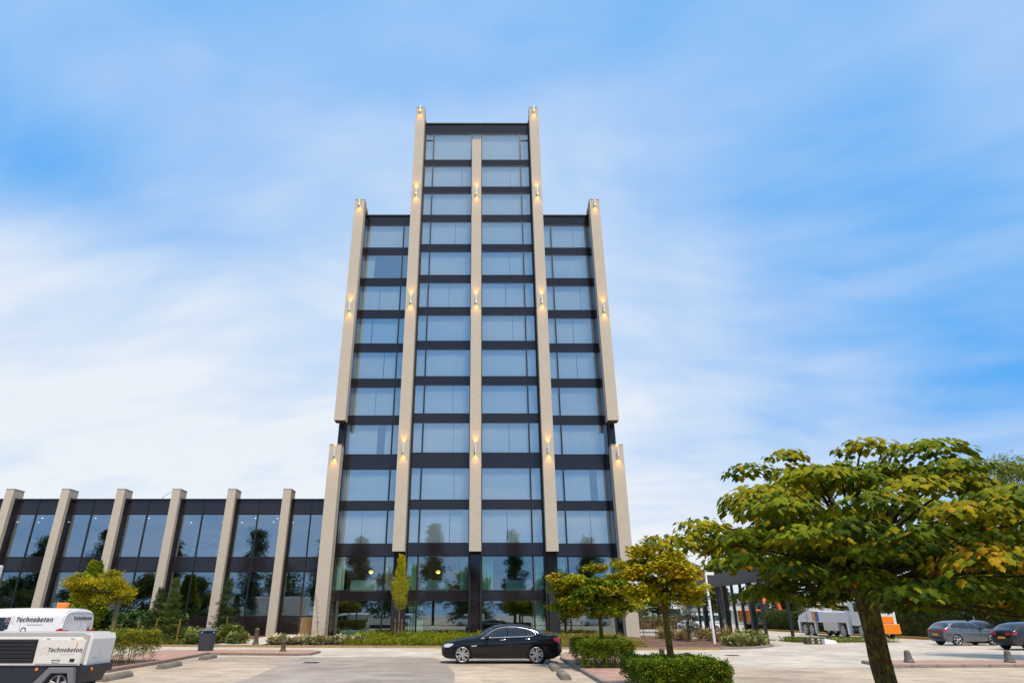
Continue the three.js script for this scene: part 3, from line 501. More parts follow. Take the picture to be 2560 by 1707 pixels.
// wheel standing in the x-y plane, outer face at +z
const wheelCache = {};
function wheelGeo(r, spokes, w = 0.24) {
  const key = [r, spokes, w].join(); if (wheelCache[key]) return wheelCache[key];
  const ri = r * 0.79, prof = [[ri * 0.9, -w / 2], [r * 0.93, -w / 2], [r * 0.985, -w * 0.4], [r, -w * 0.25], [r, w * 0.25], [r * 0.985, w * 0.4], [r * 0.93, w / 2], [ri, w / 2 - 0.012], [ri * 0.97, w * 0.3]];
  const tyre = new THREE.LatheGeometry(prof.map(([a, b]) => new THREE.Vector2(a, b)), 40); tyre.rotateX(Math.PI / 2);
  const ringG = new THREE.LatheGeometry([[ri * 0.90, -w * 0.3], [ri * 0.9, w * 0.36], [ri * 0.93, w / 2 - 0.012], [ri * 1.005, w / 2 - 0.01], [ri * 1.005, w * 0.3]].map(([a, b]) => new THREE.Vector2(a, b)), 40); ringG.rotateX(Math.PI / 2);
  const list = [ringG]; const pair = spokes >= 10;
  for (let k = 0; k < spokes; k++) {
    const sh = new THREE.Shape(); const a = r * 0.05, b = r * (pair ? 0.075 : 0.11); sh.moveTo(-a, ri * 0.16); sh.lineTo(a, ri * 0.16); sh.lineTo(b, ri * 0.93); sh.lineTo(-b, ri * 0.93);
    const g = new THREE.ExtrudeGeometry(sh, { depth: 0.03, bevelEnabled: true, bevelSize: 0.006, bevelThickness: 0.006, bevelSegments: 1 }); g.translate(0, 0, w * 0.3); const off = pair ? (k % 2 ? 0.07 : -0.07) : 0; g.rotateZ(k / spokes * Math.PI * 2 + off); list.push(g);
  }
  const hub = new THREE.CylinderGeometry(ri * 0.2, ri * 0.24, 0.05, 20); hub.rotateX(Math.PI / 2); hub.translate(0, 0, w * 0.36); list.push(hub);
  const back = new THREE.CylinderGeometry(ri * 0.92, ri * 0.92, 0.02, 28); back.rotateX(Math.PI / 2); back.translate(0, 0, w * 0.02);
  return wheelCache[key] = { tyre, rim: merge(list), back };
}
function addWheels(o, arches, half, r, spokes, rimMat = M.alloy, w = 0.24) {
  const G = wheelGeo(r, spokes, w);
  for (const [x] of arches) for (const s of [-1, 1]) { const t = part(o, 'wheel', G.tyre, M.rubber); t.position.set(x, r, s * (half - w / 2 - 0.02)); if (s < 0) t.rotation.y = Math.PI; part(t, 'rim', G.rim, rimMat); part(t, 'brake_disc', G.back, M.black); }
}
// a car facing -x
function makeCar(name, label, sp, paint, pos, turn) {
  const o = thing(name, label, 'car', pos, turn); const { geo, mats, S } = carBody(sp, paint);
  part(o, 'body', geo, mats);
  const lo = curve(sp.glassLo), hi = curve(sp.glassHi), xs = sp.pillars;
  for (const s of [-1, 1]) {
    for (let i = 0; i + 1 < xs.length; i++) part(o, 'side_window', sidePatch(S, lo, hi, xs[i] + (i ? 0.025 : 0), xs[i + 1] - (i + 2 < xs.length ? 0.025 : 0), s), M.carGlass);
    if (sp.chrome) { const a = [], n = 30; for (let i = 0; i <= n; i++) { const x = lerp(xs[0], xs.at(-1), i / n); a.push([x, hi(x)]); } for (let i = n; i >= 0; i--) { const x = lerp(xs[0], xs.at(-1), i / n); a.push([x, lo(x)]); } part(o, 'window_trim', tube(onSide(S, a, s, 0.008), 0.017, 90, 5, true), M.chrome); }
    for (const [x, y] of sp.handles) part(o, 'door_handle', tube(onSide(S, [[x - 0.1, y], [x, y + 0.008], [x + 0.1, y + 0.002]], s, 0.02), 0.016, 8, 5), sp.chrome ? M.chrome : paint);
    for (const line of sp.seams ?? []) part(o, 'door_seam', tube(onSide(S, line, s, 0.0005), 0.0045, 14, 4), M.rubber);
    for (const [a, b, l, h, mt, nm] of sp.lights) { part(o, nm, sidePatch(S, curve(l), curve(h), a, b, s, 0.007, 14, 6), mt); }
    const mg = rbox(0.17, 0.13, 0.2, 0.05); const mp = part(o, 'mirror', mg, M.black); mp.position.set(sp.mirror[0], sp.mirror[1], s * (S.W(sp.mirror[0], S.belt(sp.mirror[0])) + 0.1));
    part(o, 'sill_trim', tube(onSide(S, [[sp.arches[0][0] + 0.42, 0.2], [0, 0.19], [sp.arches[1][0] - 0.42, 0.2]], s, 0.004), 0.014, 10, 5), sp.chrome ? M.steel : M.rubber);
  }
  part(o, 'windscreen', topPatch(S, ...sp.screen, 0.5), M.carGlass); part(o, 'rear_window', topPatch(S, ...sp.rear, 0.5), M.carGlass);
  // ends
  const x0 = sp.top[0][0], x1 = sp.top.at(-1)[0];
  for (const s of [-1, 1]) part(o, 'grille', rbox(0.04, 0.16, 0.3, 0.02, x0 - 0.006, (S.bot(x0) + S.top(x0)) / 2 + 0.06, s * 0.19), M.black);
  part(o, 'air_intake', rbox(0.04, 0.09, 0.9, 0.02, x0 - 0.004, S.bot(x0) + 0.07, 0), M.black);
  const py = sp.plateY ?? 0.62; part(o, 'number_plate', bx(0.015, 0.115, 0.52, x1 + 0.012, py, 0), M.plate); part(o, 'number_plate', bx(0.015, 0.115, 0.52, x0 - 0.03, S.bot(x0) + 0.16, 0), M.plate);
  for (const s of [-1, 1]) part(o, 'tail_lamp', rbox(0.03, 0.14, 0.34, 0.012, x1 + 0.002, sp.tailY, s * (S.wid(x1) * 0.945 - 0.2)), M.red);
  part(o, 'rear_bumper', rbox(0.06, 0.1, 1.2, 0.02, x1 - 0.005, S.bot(x1) + 0.06, 0), M.rubber);
  addWheels(o, sp.arches, S.wid(0) - 0.005, sp.arches[0][2] * 0.925, sp.spokes ?? 10);
  return o;
}
const sedan = {
  top: [[-2.45, 0.60], [-2.42, 0.68], [-2.3, 0.77], [-1.98, 0.87], [-1.56, 0.955], [-1.15, 1.0], [-0.86, 1.13], [-0.56, 1.30], [-0.316, 1.392], [-0.02, 1.446], [0.43, 1.465], [0.92, 1.436], [1.3, 1.335], [1.62, 1.20], [1.87, 1.115], [2.29, 1.09], [2.36, 1.03], [2.45, 0.72]],
  belt: [[-2.45, 0.56], [-2.3, 0.69], [-1.9, 0.79], [-1.1, 0.90], [-0.86, 0.905], [0.5, 0.955], [1.3, 1.0], [1.9, 1.01], [2.3, 0.98], [2.45, 0.68]],
  bot: [[-2.45, 0.30], [-2.3, 0.21], [-2, 0.17], [2.0, 0.17], [2.3, 0.27], [2.45, 0.40]],
  wid: [[-2.45, 0.60], [-2.40, 0.70], [-2.28, 0.80], [-2.0, 0.88], [-1.5, 0.92], [1.4, 0.93], [2.0, 0.90], [2.3, 0.83], [2.45, 0.70]],
  tumble: 0.17, sharp: 11, arches: [[-1.60, 0.335, 0.365], [1.40, 0.335, 0.365]], glassLo: [[-0.86, 0.915], [-0.5, 0.95], [0.5, 0.985], [1.28, 1.02], [1.39, 1.075]], glassHi: [[-0.86, 0.918], [-0.61, 1.06], [-0.316, 1.235], [-0.02, 1.325], [0.43, 1.355], [0.8, 1.328], [1.17, 1.235], [1.33, 1.15], [1.39, 1.085]], pillars: [-0.86, 0.24, 0.98, 1.39], chrome: true,
  handles: [[0.03, 0.865], [1.06, 0.905]], seams: [[[-0.98, 0.86], [-1.0, 0.6], [-0.98, 0.24]], [[0.24, 0.95], [0.22, 0.6], [0.25, 0.22]], [[1.28, 0.98], [1.22, 0.7], [0.98, 0.42]]],
  lights: [[-2.37, -1.98, [[-2.37, 0.60], [-2.2, 0.60], [-1.98, 0.70]], [[-2.37, 0.68], [-2.2, 0.735], [-1.98, 0.735]], M.lens, 'headlight'], [2.12, 2.375, [[2.12, 0.86], [2.25, 0.80], [2.375, 0.76]], [[2.12, 0.95], [2.25, 0.965], [2.375, 0.94]], M.red, 'tail_light'], [-1.24, -1.02, [[-1.24, 0.63], [-1.02, 0.645]], [[-1.24, 0.66], [-1.02, 0.675]], M.lens, 'side_lamp']],
  mirror: [-0.60, 0.985], screen: [-0.98, -0.36], rear: [1.2, 1.78], tailY: 0.87, plateY: 0.66, spokes: 10 };
const car = makeCar('parked_sedan', 'black four door sedan with silver wheels in front of the tower', sedan, M.paintBlack, [0.84, Y2, -29.3], 0.0);
{ const f = new THREE.Shape(); f.moveTo(-0.13, 0); f.lineTo(0.1, 0); f.lineTo(0.1, 0.06); f.quadraticCurveTo(0.02, 0.05, -0.13, 0); const g = new THREE.ExtrudeGeometry(f, { depth: 0.03, bevelEnabled: false }); g.translate(1.02, 1.415, -0.015); part(car, 'roof_aerial', g, M.paintBlack); part(car, 'exhaust', rot(new THREE.CylinderGeometry(0.035, 0.035, 0.14, 12), 0, 0, Math.PI / 2).translate(2.36, 0.31, 0.5), M.chrome); }
const suv = { top: [[-2.2, 0.70], [-2.15, 0.88], [-1.95, 0.98], [-1.3, 1.08], [-0.95, 1.14], [-0.55, 1.42], [-0.25, 1.56], [0.3, 1.61], [1.1, 1.58], [1.55, 1.50], [1.9, 1.24], [2.1, 1.10], [2.2, 0.75]], belt: [[-2.2, 0.66], [-1.9, 0.86], [-1.0, 0.98], [0.5, 1.03], [1.5, 1.08], [2.05, 1.02], [2.2, 0.7]], bot: [[-2.2, 0.34], [-2, 0.24], [1.9, 0.24], [2.2, 0.42]], wid: [[-2.2, 0.66], [-2.1, 0.78], [-1.8, 0.88], [-1, 0.92], [1.4, 0.93], [1.95, 0.88], [2.2, 0.76]],
  arches: [[-1.35, 0.36, 0.39], [1.33, 0.36, 0.39]], glassLo: [[-0.85, 1.03], [0.4, 1.07], [1.55, 1.15]], glassHi: [[-0.85, 1.04], [-0.5, 1.27], [-0.15, 1.44], [0.4, 1.48], [1.1, 1.44], [1.55, 1.25]], pillars: [-0.85, 0.2, 1.05, 1.55], handles: [[0.0, 0.96], [0.92, 1.0]], lights: [[-2.08, -1.75, [[-2.08, 0.76], [-1.75, 0.84]], [[-2.08, 0.84], [-1.75, 0.9]], M.lens, 'headlight'], [1.85, 2.12, [[1.85, 0.94], [2.12, 0.86]], [[1.85, 1.03], [2.12, 0.98]], M.red, 'tail_light']], mirror: [-0.6, 1.1], screen: [-1.05, -0.4], rear: [1.62, 1.98], tailY: 0.93, plateY: 0.7, spokes: 5 };
makeCar('parked_crossover', 'dark blue crossover with yellow plate, nearest of the cars at right edge', suv, M.paintNavy, [31.5, Y2, -39.6], Math.PI + 0.12).scale.setScalar(0.9);
makeCar('parked_crossover', 'silver crossover parked behind the dark blue one, under the maple', suv, M.paintSilver, [31.8, Y2, -45.6], Math.PI + 0.1).scale.setScalar(0.92);
makeCar('parked_crossover', 'dark grey crossover between the silver and the dark blue one', suv, M.paintGrey, [35.2, Y2, -48.8], Math.PI + 0.1).scale.setScalar(0.92);
const vanSpec = { top: [[-2.5, 0.75], [-2.44, 0.95], [-2.15, 1.10], [-1.75, 1.24], [-1.2, 1.68], [-0.8, 1.92], [-0.3, 2.0], [1.2, 2.03], [2.36, 2.01], [2.47, 1.98], [2.5, 1.93]], belt: [[-2.5, 0.7], [-2.1, 0.95], [-1.5, 1.1], [0, 1.13], [2.3, 1.15], [2.5, 1.14]], bot: [[-2.5, 0.36], [-2.2, 0.24], [2.2, 0.24], [2.5, 0.34]], wid: [[-2.5, 0.7], [-2.4, 0.8], [-2.0, 0.92], [-1, 0.96], [2.3, 0.96], [2.46, 0.95], [2.5, 0.935]], tumble: 0.12, sharp: 14,
  arches: [[-1.55, 0.34, 0.38], [1.45, 0.34, 0.38]], glassLo: [[-1.35, 1.15], [0.15, 1.16]], glassHi: [[-1.35, 1.2], [-0.95, 1.6], [-0.7, 1.72], [0.15, 1.75]], pillars: [-1.35, -0.45, 0.15], handles: [[-0.35, 1.05]], seams: [[[-0.4, 1.78], [-0.4, 1.1], [-0.38, 0.3]], [[0.3, 1.8], [0.3, 1.1], [0.3, 0.34]], [[1.15, 1.8], [1.18, 1.1], [1.15, 0.5]]], lights: [[-2.4, -1.95, [[-2.4, 0.82], [-1.95, 0.95]], [[-2.4, 0.93], [-1.95, 1.04]], M.lens, 'headlight'], [2.34, 2.475, [[2.34, 1.16], [2.475, 1.1]], [[2.34, 1.38], [2.475, 1.44]], M.red, 'tail_light']], mirror: [-1.05, 1.3], screen: [-1.72, -0.95], rear: [2.46, 2.47], tailY: 1.3, plateY: 0.85, spokes: 5 };
const font = await new FontLoader().loadAsync('fonts/droid/droid_sans_bold.typeface.json');
function lettering(txt, size, slant = 0) { const g = new TextGeometry(txt, { font, size, depth: 0.003, curveSegments: 3 }); const p = g.attributes.position; for (let i = 0; i < p.count; i++) p.setX(i, p.getX(i) + p.getY(i) * slant); g.computeBoundingBox(); return g; }
function logo(h, slant = 0.1) { const l = []; for (let k = 0; k < 6; k++) { const t = new THREE.TorusGeometry(h * 0.1, h * 0.022, 4, 12, Math.PI); t.scale(1, 1, 0.1); if (k % 2) t.rotateZ(Math.PI); t.translate(k * h * 0.2, (k % 2 ? -1 : 1) * h * (0.2 + 0.08 * ((k * 5) % 3)), 0); l.push(t, bx(h * 0.04, h * 0.5, 0.003, k * h * 0.2 - h * 0.1, 0, 0)); } return merge(l); }
{ // white works van, tail towards the driveway
  const v = makeCar('works_van', 'white works van with orange roof beacon behind the white compressor', vanSpec, M.paintWhite, [-15.72, Y1, -22.6], 0);
  v.userData.category = 'van';
  const S = carSurface(vanSpec), zz = (x, y) => S.W(x, y) + 0.008;
  part(v, 'side_graphic', sidePatch(S, curve([[-0.3, 1.0], [0.55, 1.02], [0.72, 1.4]]), curve([[-0.3, 1.74], [0.55, 1.74], [0.98, 1.75]]), 0.18, 0.8, 1, 0.008), M.paintNavy, 'dark panel on the van side');
  const t = part(v, 'lettering', lettering('Technobeton', 0.135, 0.16), M.ink); t.position.set(0.98, 1.62, zz(1.4, 1.66) + 0.012); t.rotation.x = -0.1;
  const lg = part(v, 'logo', logo(0.26), M.inkPale); lg.position.set(0.68, 1.66, zz(0.8, 1.7) + 0.012); lg.rotation.x = -0.12;
  part(v, 'lettering', bx(0.5, 0.018, 0.003), M.inkPale).position.set(1.62, 1.54, zz(1.6, 1.54) + 0.006);
  const xr = 2.51;
  const rt = part(v, 'lettering', lettering('Technobeton', 0.12, 0), M.ink); rt.rotation.y = Math.PI / 2; rt.position.set(xr, 1.66, 0.36);
  const rl = part(v, 'logo', logo(0.24), M.inkPale); rl.rotation.y = Math.PI / 2; rl.position.set(xr, 1.70, 0.68);
  for (let k = 0; k < 3; k++) part(v, 'lettering', bx(0.003, 0.016, 0.3, xr, 1.58 - k * 0.05, -0.6), M.inkPale);
  part(v, 'emblem', merge([bx(0.006, 0.11, 0.03, xr + 0.002, 1.39, -0.56), rot(bx(0.006, 0.09, 0.022), 0.6).translate(xr + 0.002, 1.41, -0.595), rot(bx(0.006, 0.09, 0.022), -0.5).translate(xr + 0.002, 1.35, -0.53), bx(0.006, 0.015, 0.2, xr + 0.002, 1.29, -0.56)]), M.ink);
  part(v, 'door_seam', bx(0.006, 1.35, 0.012, 2.505, 1.2, -0.1), M.machineGrey); part(v, 'door_seam', tube([[2.506, 0.6, 0.8], [2.506, 1.5, 0.79], [2.506, 1.8, 0.74], [2.506, 1.86, 0.6], [2.506, 1.87, 0], [2.506, 1.86, -0.6], [2.506, 1.8, -0.74], [2.506, 1.5, -0.79], [2.506, 0.6, -0.8]], 0.006, 60, 4), M.machineGrey); part(v, 'rear_lamp', rbox(0.03, 0.34, 0.13, 0.02, 2.49, 1.25, 0.86), M.red); part(v, 'rear_lamp', rbox(0.03, 0.34, 0.13, 0.02, 2.49, 1.25, -0.86), M.red); part(v, 'brake_light', rbox(0.03, 0.035, 0.36, 0.01, 2.47, 1.93, 0), M.red); part(v, 'door_handle', rbox(0.03, 0.05, 0.2, 0.012, 2.515, 1.12, -0.2), M.paintWhite);
  const b = part(v, 'roof_beacon', merge([rbox(0.34, 0.13, 0.2, 0.04, 1.9, 2.12, 0.1), bx(0.3, 0.06, 0.16, 1.9, 2.04, 0.1)]), M.orange, 'orange roof beacon');
}
{ // mobile compressor on a trailer
  const c = thing('air_compressor', 'white trailer compressor with black louvres in the lower left corner', 'compressor', [-12.21, Y1, -17.8], 0.0);
  const prof = (pts, d, z) => { const s = new THREE.Shape(pts.map((p) => new THREE.Vector2(...p))); const g = new THREE.ExtrudeGeometry(s, { depth: d, bevelEnabled: true, bevelSize: 0.02, bevelThickness: 0.02, bevelSegments: 2 }); g.translate(0, 0, z); return g; };
  // hood: side profile, leaning rear end; +z faces the camera
  part(c, 'hood', prof([[-3.0, 0.70], [2.36, 0.70], [2.40, 1.22], [2.30, 1.29], [-3.0, 1.29]], 1.66, -0.83), M.machineWhite);
  part(c, 'tail_cover', prof([[2.45, 0.70], [2.50, 0.70], [2.53, 1.26], [2.49, 1.37], [2.46, 1.37]], 1.52, -0.78), M.machineWhite); part(c, 'tail_seam', bx(0.006, 0.5, 0.012, 2.545, 0.98, 0.1), M.machineGrey);
  part(c, 'hood_edge', prof([[-3.0, 1.305], [2.32, 1.305], [2.40, 1.28], [2.40, 0.74], [2.425, 0.74], [2.45, 1.34], [2.32, 1.40], [-3.0, 1.40]], 1.6, -0.8), M.machineGrey);
  part(c, 'side_panel', rbox(1.06, 0.54, 0.03, 0.01, 1.83, 0.99, 0.862), M.machineWhite);
  part(c, 'louvre_frame', rbox(2.9, 0.52, 0.02, 0.01, -0.2, 1.0, 0.862), M.black);
  for (let k = 0; k < 6; k++) { const s = part(c, 'louvre_slat', rbox(2.84, 0.075, 0.025, 0.01), M.darkSteel); s.position.set(-0.2, 0.79 + k * 0.084, 0.885); s.rotation.x = 0.5; }
  const t = part(c, 'lettering', lettering('Technobeton', 0.098, 0.2), M.ink); t.position.set(1.54, 0.98, 0.881);
  const lg = part(c, 'logo', logo(0.2), M.inkPale); lg.position.set(1.36, 1.0, 0.881);
  part(c, 'lettering', bx(0.3, 0.016, 0.003, 2.05, 0.93, 0.881), M.inkPale);
  part(c, 'reflector', bx(0.025, 0.11, 0.006, 2.24, 1.14, 0.882), M.orange); part(c, 'reflector', bx(0.022, 0.07, 0.006, 2.35, 1.24, 0.86), M.orange);
  part(c, 'latch', rbox(0.12, 0.07, 0.02, 0.01, 2.2, 0.80, 0.884), M.black); part(c, 'lettering', bx(0.004, 0.025, 0.2, 2.546, 0.84, 0.35), M.machineGrey); c.scale.z = 0.7;
  part(c, 'chassis', prof([[-2.9, 0.3], [2.38, 0.3], [2.46, 0.5], [2.58, 0.52], [2.6, 0.67], [-2.9, 0.67]], 1.56, -0.78), M.darkSteel);
  { const e = new THREE.CylinderGeometry(0.036, 0.036, 0.03, 16); e.rotateZ(Math.PI / 2); part(c, 'side_marker', e.translate(2.63, 0.6, 0.62), M.orange); }
  for (const x of [1.36]) { const g = new THREE.CylinderGeometry(0.036, 0.036, 0.03, 16); g.rotateX(Math.PI / 2); part(c, 'side_marker', g.translate(x, 0.6, 0.81), M.orange); }
  part(c, 'wheel_arch', prof([[1.42, 0.3], [1.6, 0.3], [1.78, 0.54], [2.2, 0.54], [2.28, 0.3], [2.36, 0.3], [2.3, 0.62], [1.72, 0.62]], 0.3, 0.66), M.fender);
  for (const s of [-1, 1]) { const G = wheelGeo(0.27, 5, 0.2), w = part(c, 'wheel', G.tyre, M.rubber); w.position.set(1.97, 0.27, s * 0.78); if (s < 0) w.rotation.y = Math.PI; part(w, 'rim', G.rim, M.steel); part(w, 'wheel_disc', G.back, M.black); }
  for (const x of [1.5, 2.1]) part(c, 'hinge', rbox(0.09, 0.03, 0.03, 0.008, x, 1.275, 0.868), M.machineGrey);
  part(c, 'handle', tube([[1.72, 0.80, 0.885], [1.72, 0.80, 0.91], [1.9, 0.80, 0.91], [1.9, 0.80, 0.885]], 0.01, 12, 5), M.black);
  for (const x of [-1.2, -0.2, 0.75]) part(c, 'panel_seam', bx(0.01, 0.05, 0.006, x, 0.715, 0.853), M.machineGrey);
  part(c, 'lifting_eye', new THREE.TorusGeometry(0.06, 0.014, 6, 16).translate(0.4, 1.45, 0), M.darkSteel);
  part(c, 'exhaust_pipe', cyl(0.04, 0.04, 0.12, -0.6, 1.40, -0.3, 12), M.darkSteel);
  part(c, 'drawbar', limb([[-2.9, 0.48, 0, 0.06], [-3.8, 0.46, 0, 0.05], [-4.4, 0.45, 0, 0.05]], 6, 8), M.darkSteel); part(c, 'jockey_wheel', merge([rot(new THREE.CylinderGeometry(0.11, 0.11, 0.07, 16), Math.PI / 2).translate(-3.9, 0.11, 0.12), cyl(0.025, 0.025, 0.5, -3.9, 0.1, 0.12, 8)]), M.rubber);
}
{ // tall white lorry at the very edge of the frame
  const o = thing('box_lorry', 'white box lorry just entering at the left edge', 'lorry', [-20.1, Y1, -26.9], 0);
  part(o, 'box_body', rbox(6.2, 2.75, 2.3, 0.08, -3.1, 2.35, 0), M.paintWhite); part(o, 'chassis', bx(7.8, 0.2, 0.9, -3.9, 0.8, 0), M.black); part(o, 'cab', rbox(1.7, 2.0, 2.2, 0.12, -7.3, 1.6, 0), M.paintWhite); part(o, 'windscreen', bx(0.02, 0.7, 1.9, -8.16, 2.0, 0), M.carGlass);
  for (const s of [-1, 1]) for (const x of [-7.3, -1.6]) { const G = wheelGeo(0.45, 5, 0.28), w = part(o, 'wheel', G.tyre, M.rubber); w.position.set(x, 0.45, s * 0.95); if (s < 0) w.rotation.y = Math.PI; part(w, 'rim', G.rim, M.steel); }
}
// white minivan beyond the black screen
const mini = makeCar('minivan', 'white minivan parked beyond the black post screen', { ...vanSpec, glassLo: [[-1.35, 1.15], [2.2, 1.2]], glassHi: [[-1.35, 1.2], [-0.95, 1.6], [-0.7, 1.72], [2.0, 1.74], [2.2, 1.5]], pillars: [-1.35, -0.45, 0.75, 2.2] }, M.paintWhite, [25.6, Y2, -80.5], 0.1);
mini.userData.category = 'van';
{ // four axle concrete pump lorry
  const o = thing('pump_lorry', 'grey four axle lorry with orange bumper behind the maple trunk', 'lorry', [32.9, Y2, -62], 0);   // nose at +z
  const G = wheelGeo(0.52, 5, 0.3);
  for (const s of [-1, 1]) for (const z of [-5.4, -4.1, 1.6, 4.5]) { const w = part(o, 'wheel', G.tyre, M.rubber); w.position.set(s * 1.08, 0.52, z); w.rotation.y = s * Math.PI / 2; part(w, 'rim', G.rim, M.offWhite); }
  part(o, 'chassis', rbox(0.9, 0.3, 11.6, 0.03, 0, 0.95, -0.6), M.black);
  const ex = (pts, w) => { const s = new THREE.Shape(pts.map((p) => new THREE.Vector2(...p))); const g = new THREE.ExtrudeGeometry(s, { depth: w, bevelEnabled: true, bevelSize: 0.03, bevelThickness: 0.03, bevelSegments: 1 }); g.translate(0, 0, -w / 2); g.rotateY(-Math.PI / 2); return g; };
  part(o, 'hopper', ex([[-6.6, 1.2], [2.4, 1.2], [2.4, 2.0], [-1.5, 2.05], [-4.2, 2.2], [-6.6, 1.6]], 2.3), M.truckGrey);
  part(o, 'hopper_cover', ex([[-6.5, 1.67], [-4.2, 2.27], [-4.2, 2.36], [-6.6, 1.75]], 2.2), M.machineGrey);
  for (const [z, w, mt] of [[-3.4, 0.62, M.orange], [-2.75, 0.62, M.truckBlue]]) part(o, 'stripe', rbox(2.4, 0.86, w, 0.02, 0, 1.66, z), mt);
  part(o, 'tool_box', rbox(2.3, 0.7, 2.6, 0.03, 0, 0.85, -0.6), M.offWhite); part(o, 'outrigger', rbox(0.28, 1.9, 0.4, 0.03, -1.22, 1.2, 2.75), M.truckGrey); part(o, 'outrigger', rbox(0.22, 1.1, 0.3, 0.03, -1.2, 0.8, -6.4), M.truckGrey); part(o, 'outrigger', rbox(0.28, 1.9, 0.4, 0.03, 1.22, 1.2, 2.75), M.truckGrey); part(o, 'mud_guard', rbox(0.22, 1.1, 0.3, 0.03, -1.18, 0.75, -3.2), M.offWhite);
  part(o, 'cab', ex([[3.2, 1.0], [5.55, 0.95], [5.6, 1.9], [5.35, 2.9], [5.1, 3.05], [3.2, 3.05]], 2.35), M.truckGrey); part(o, 'windscreen', rot(bx(2.1, 0.95, 0.03), -0.24).translate(0, 2.42, 5.54), M.carGlass);
  for (const s of [-1, 1]) part(o, 'side_window', bx(0.02, 0.7, 1.1, s * 1.215, 2.4, 4.5), M.carGlass);
  part(o, 'front_bumper', rbox(2.5, 0.75, 0.7, 0.06, 0, 0.75, 5.5), M.orange); part(o, 'grille', rbox(1.9, 0.5, 0.06, 0.03, 0, 1.45, 5.62), M.orange);
  part(o, 'boom', limb([[0.2, 2.5, 2.6, 0.16], [0.2, 2.75, -1, 0.16], [0.2, 2.6, -5.0, 0.12]], 8, 8), M.offWhite); part(o, 'boom_head', rbox(0.5, 0.45, 0.8, 0.1, 0.2, 2.55, -5.2), M.offWhite);
}

// ---------------------------------------------------------------- street furniture
function bollard(x, d, label, kind, short) {
  const y = x > 7 && x < 9 ? Y2 : 0.11;
  const o = thing('bollard', label, 'bollard', [x, y, -d], (x * 3) % 1.5, 'cast bollards along the kerbs');
  const mt = kind ? M.castGrey : M.castIron;
  if (kind) part(o, 'post', new THREE.LatheGeometry([[0, 0], [0.235, 0], [0.225, 0.06], [0.17, 0.25], [0.145, 0.5], [0.13, 0.68], [0.12, 0.76], [0.07, 0.83], [0, 0.845]].map((p) => new THREE.Vector2(...p)), 20), mt);
  else { part(o, 'post', new THREE.LatheGeometry([[0, 0], [0.23, 0], [0.215, 0.05], [0.155, 0.16], [0.135, 0.3], [0.13, 0.82], [0.14, 0.84], [0.14, 0.9], [0.10, 0.95], [0, 0.97]].map((p) => new THREE.Vector2(...p)), 20), mt); part(o, 'collar', new THREE.TorusGeometry(0.136, 0.018, 6, 20).rotateX(Math.PI / 2).translate(0, 0.8, 0), mt); }
  if (kind || short) o.scale.set(0.85, 0.52, 0.85);
  return o;
}
bollard(-17.0, 44.2, 'brown bollard half hidden behind the waste bin'); bollard(-14.05, 43.35, 'brown bollard at the right edge of the entrance path'); bollard(-10.1, 35.6, 'short brown bollard on the tip of the left island', 0, 1);
bollard(4.38, 33.8, 'short brown bollard between the black car and the first hedge', 0, 1); bollard(7.75, 30.0, 'short brown bollard seen left of the orange tinged tree trunk', 0, 1);
bollard(16.8, 27.6, 'grey bollard on the right island, nearer the maple trunk', 1); bollard(20.75, 27.6, 'grey bollard on the right island at the frame edge', 1);
{ // waste bin
  const o = thing('waste_bin', 'dark slate waste bin with pyramid roof on the left island', 'waste bin', [-14.35, 0.115, -36.35], 0.35);
  const b = new THREE.CylinderGeometry(0.44, 0.40, 0.78, 8, 1); b.rotateY(Math.PI / 8); b.translate(0, 0.39, 0); part(o, 'body', toCreasedNormals(b.toNonIndexed(), 0.3), M.bin);
  const c = new THREE.CylinderGeometry(0.40, 0.44, 0.16, 8); c.rotateY(Math.PI / 8); c.translate(0, 0.865, 0); part(o, 'hood', toCreasedNormals(c.toNonIndexed(), 0.3), M.bin);
  const r = new THREE.CylinderGeometry(0.04, 0.50, 0.17, 8); r.rotateY(Math.PI / 8); r.translate(0, 1.03, 0); part(o, 'roof', toCreasedNormals(r.toNonIndexed(), 0.3), M.binRoof);
  for (const a of [0, Math.PI / 2, Math.PI, -Math.PI / 2]) { const s = part(o, 'slot', rbox(0.22, 0.1, 0.03, 0.01, 0, 0, 0.40), M.black); s.position.y = 0.865; s.rotation.y = a; const e = part(o, 'emblem', rot(new THREE.CylinderGeometry(0.05, 0.05, 0.012, 16), Math.PI / 2).translate(0.0, 0, 0.408), M.offWhite); e.position.y = 0.865; e.rotation.y = a + Math.PI / 4; }
}
{ const o = thing('white_post', 'tall slim white post standing in the right bed', 'post', [14.7, 0.1, -43.8]); part(o, 'shaft', cyl(0.085, 0.07, 4.75, 0, 0, 0, 14), M.whitePost); part(o, 'finial', cyl(0.05, 0.012, 0.35, 0, 4.75, 0, 10), M.stake); part(o, 'clamp', cyl(0.1, 0.1, 0.09, 0, 2.75, 0, 14), M.steel); part(o, 'sign_plate', bx(0.5, 0.18, 0.02, 0.3, 4.2, 0), M.whitePost); }
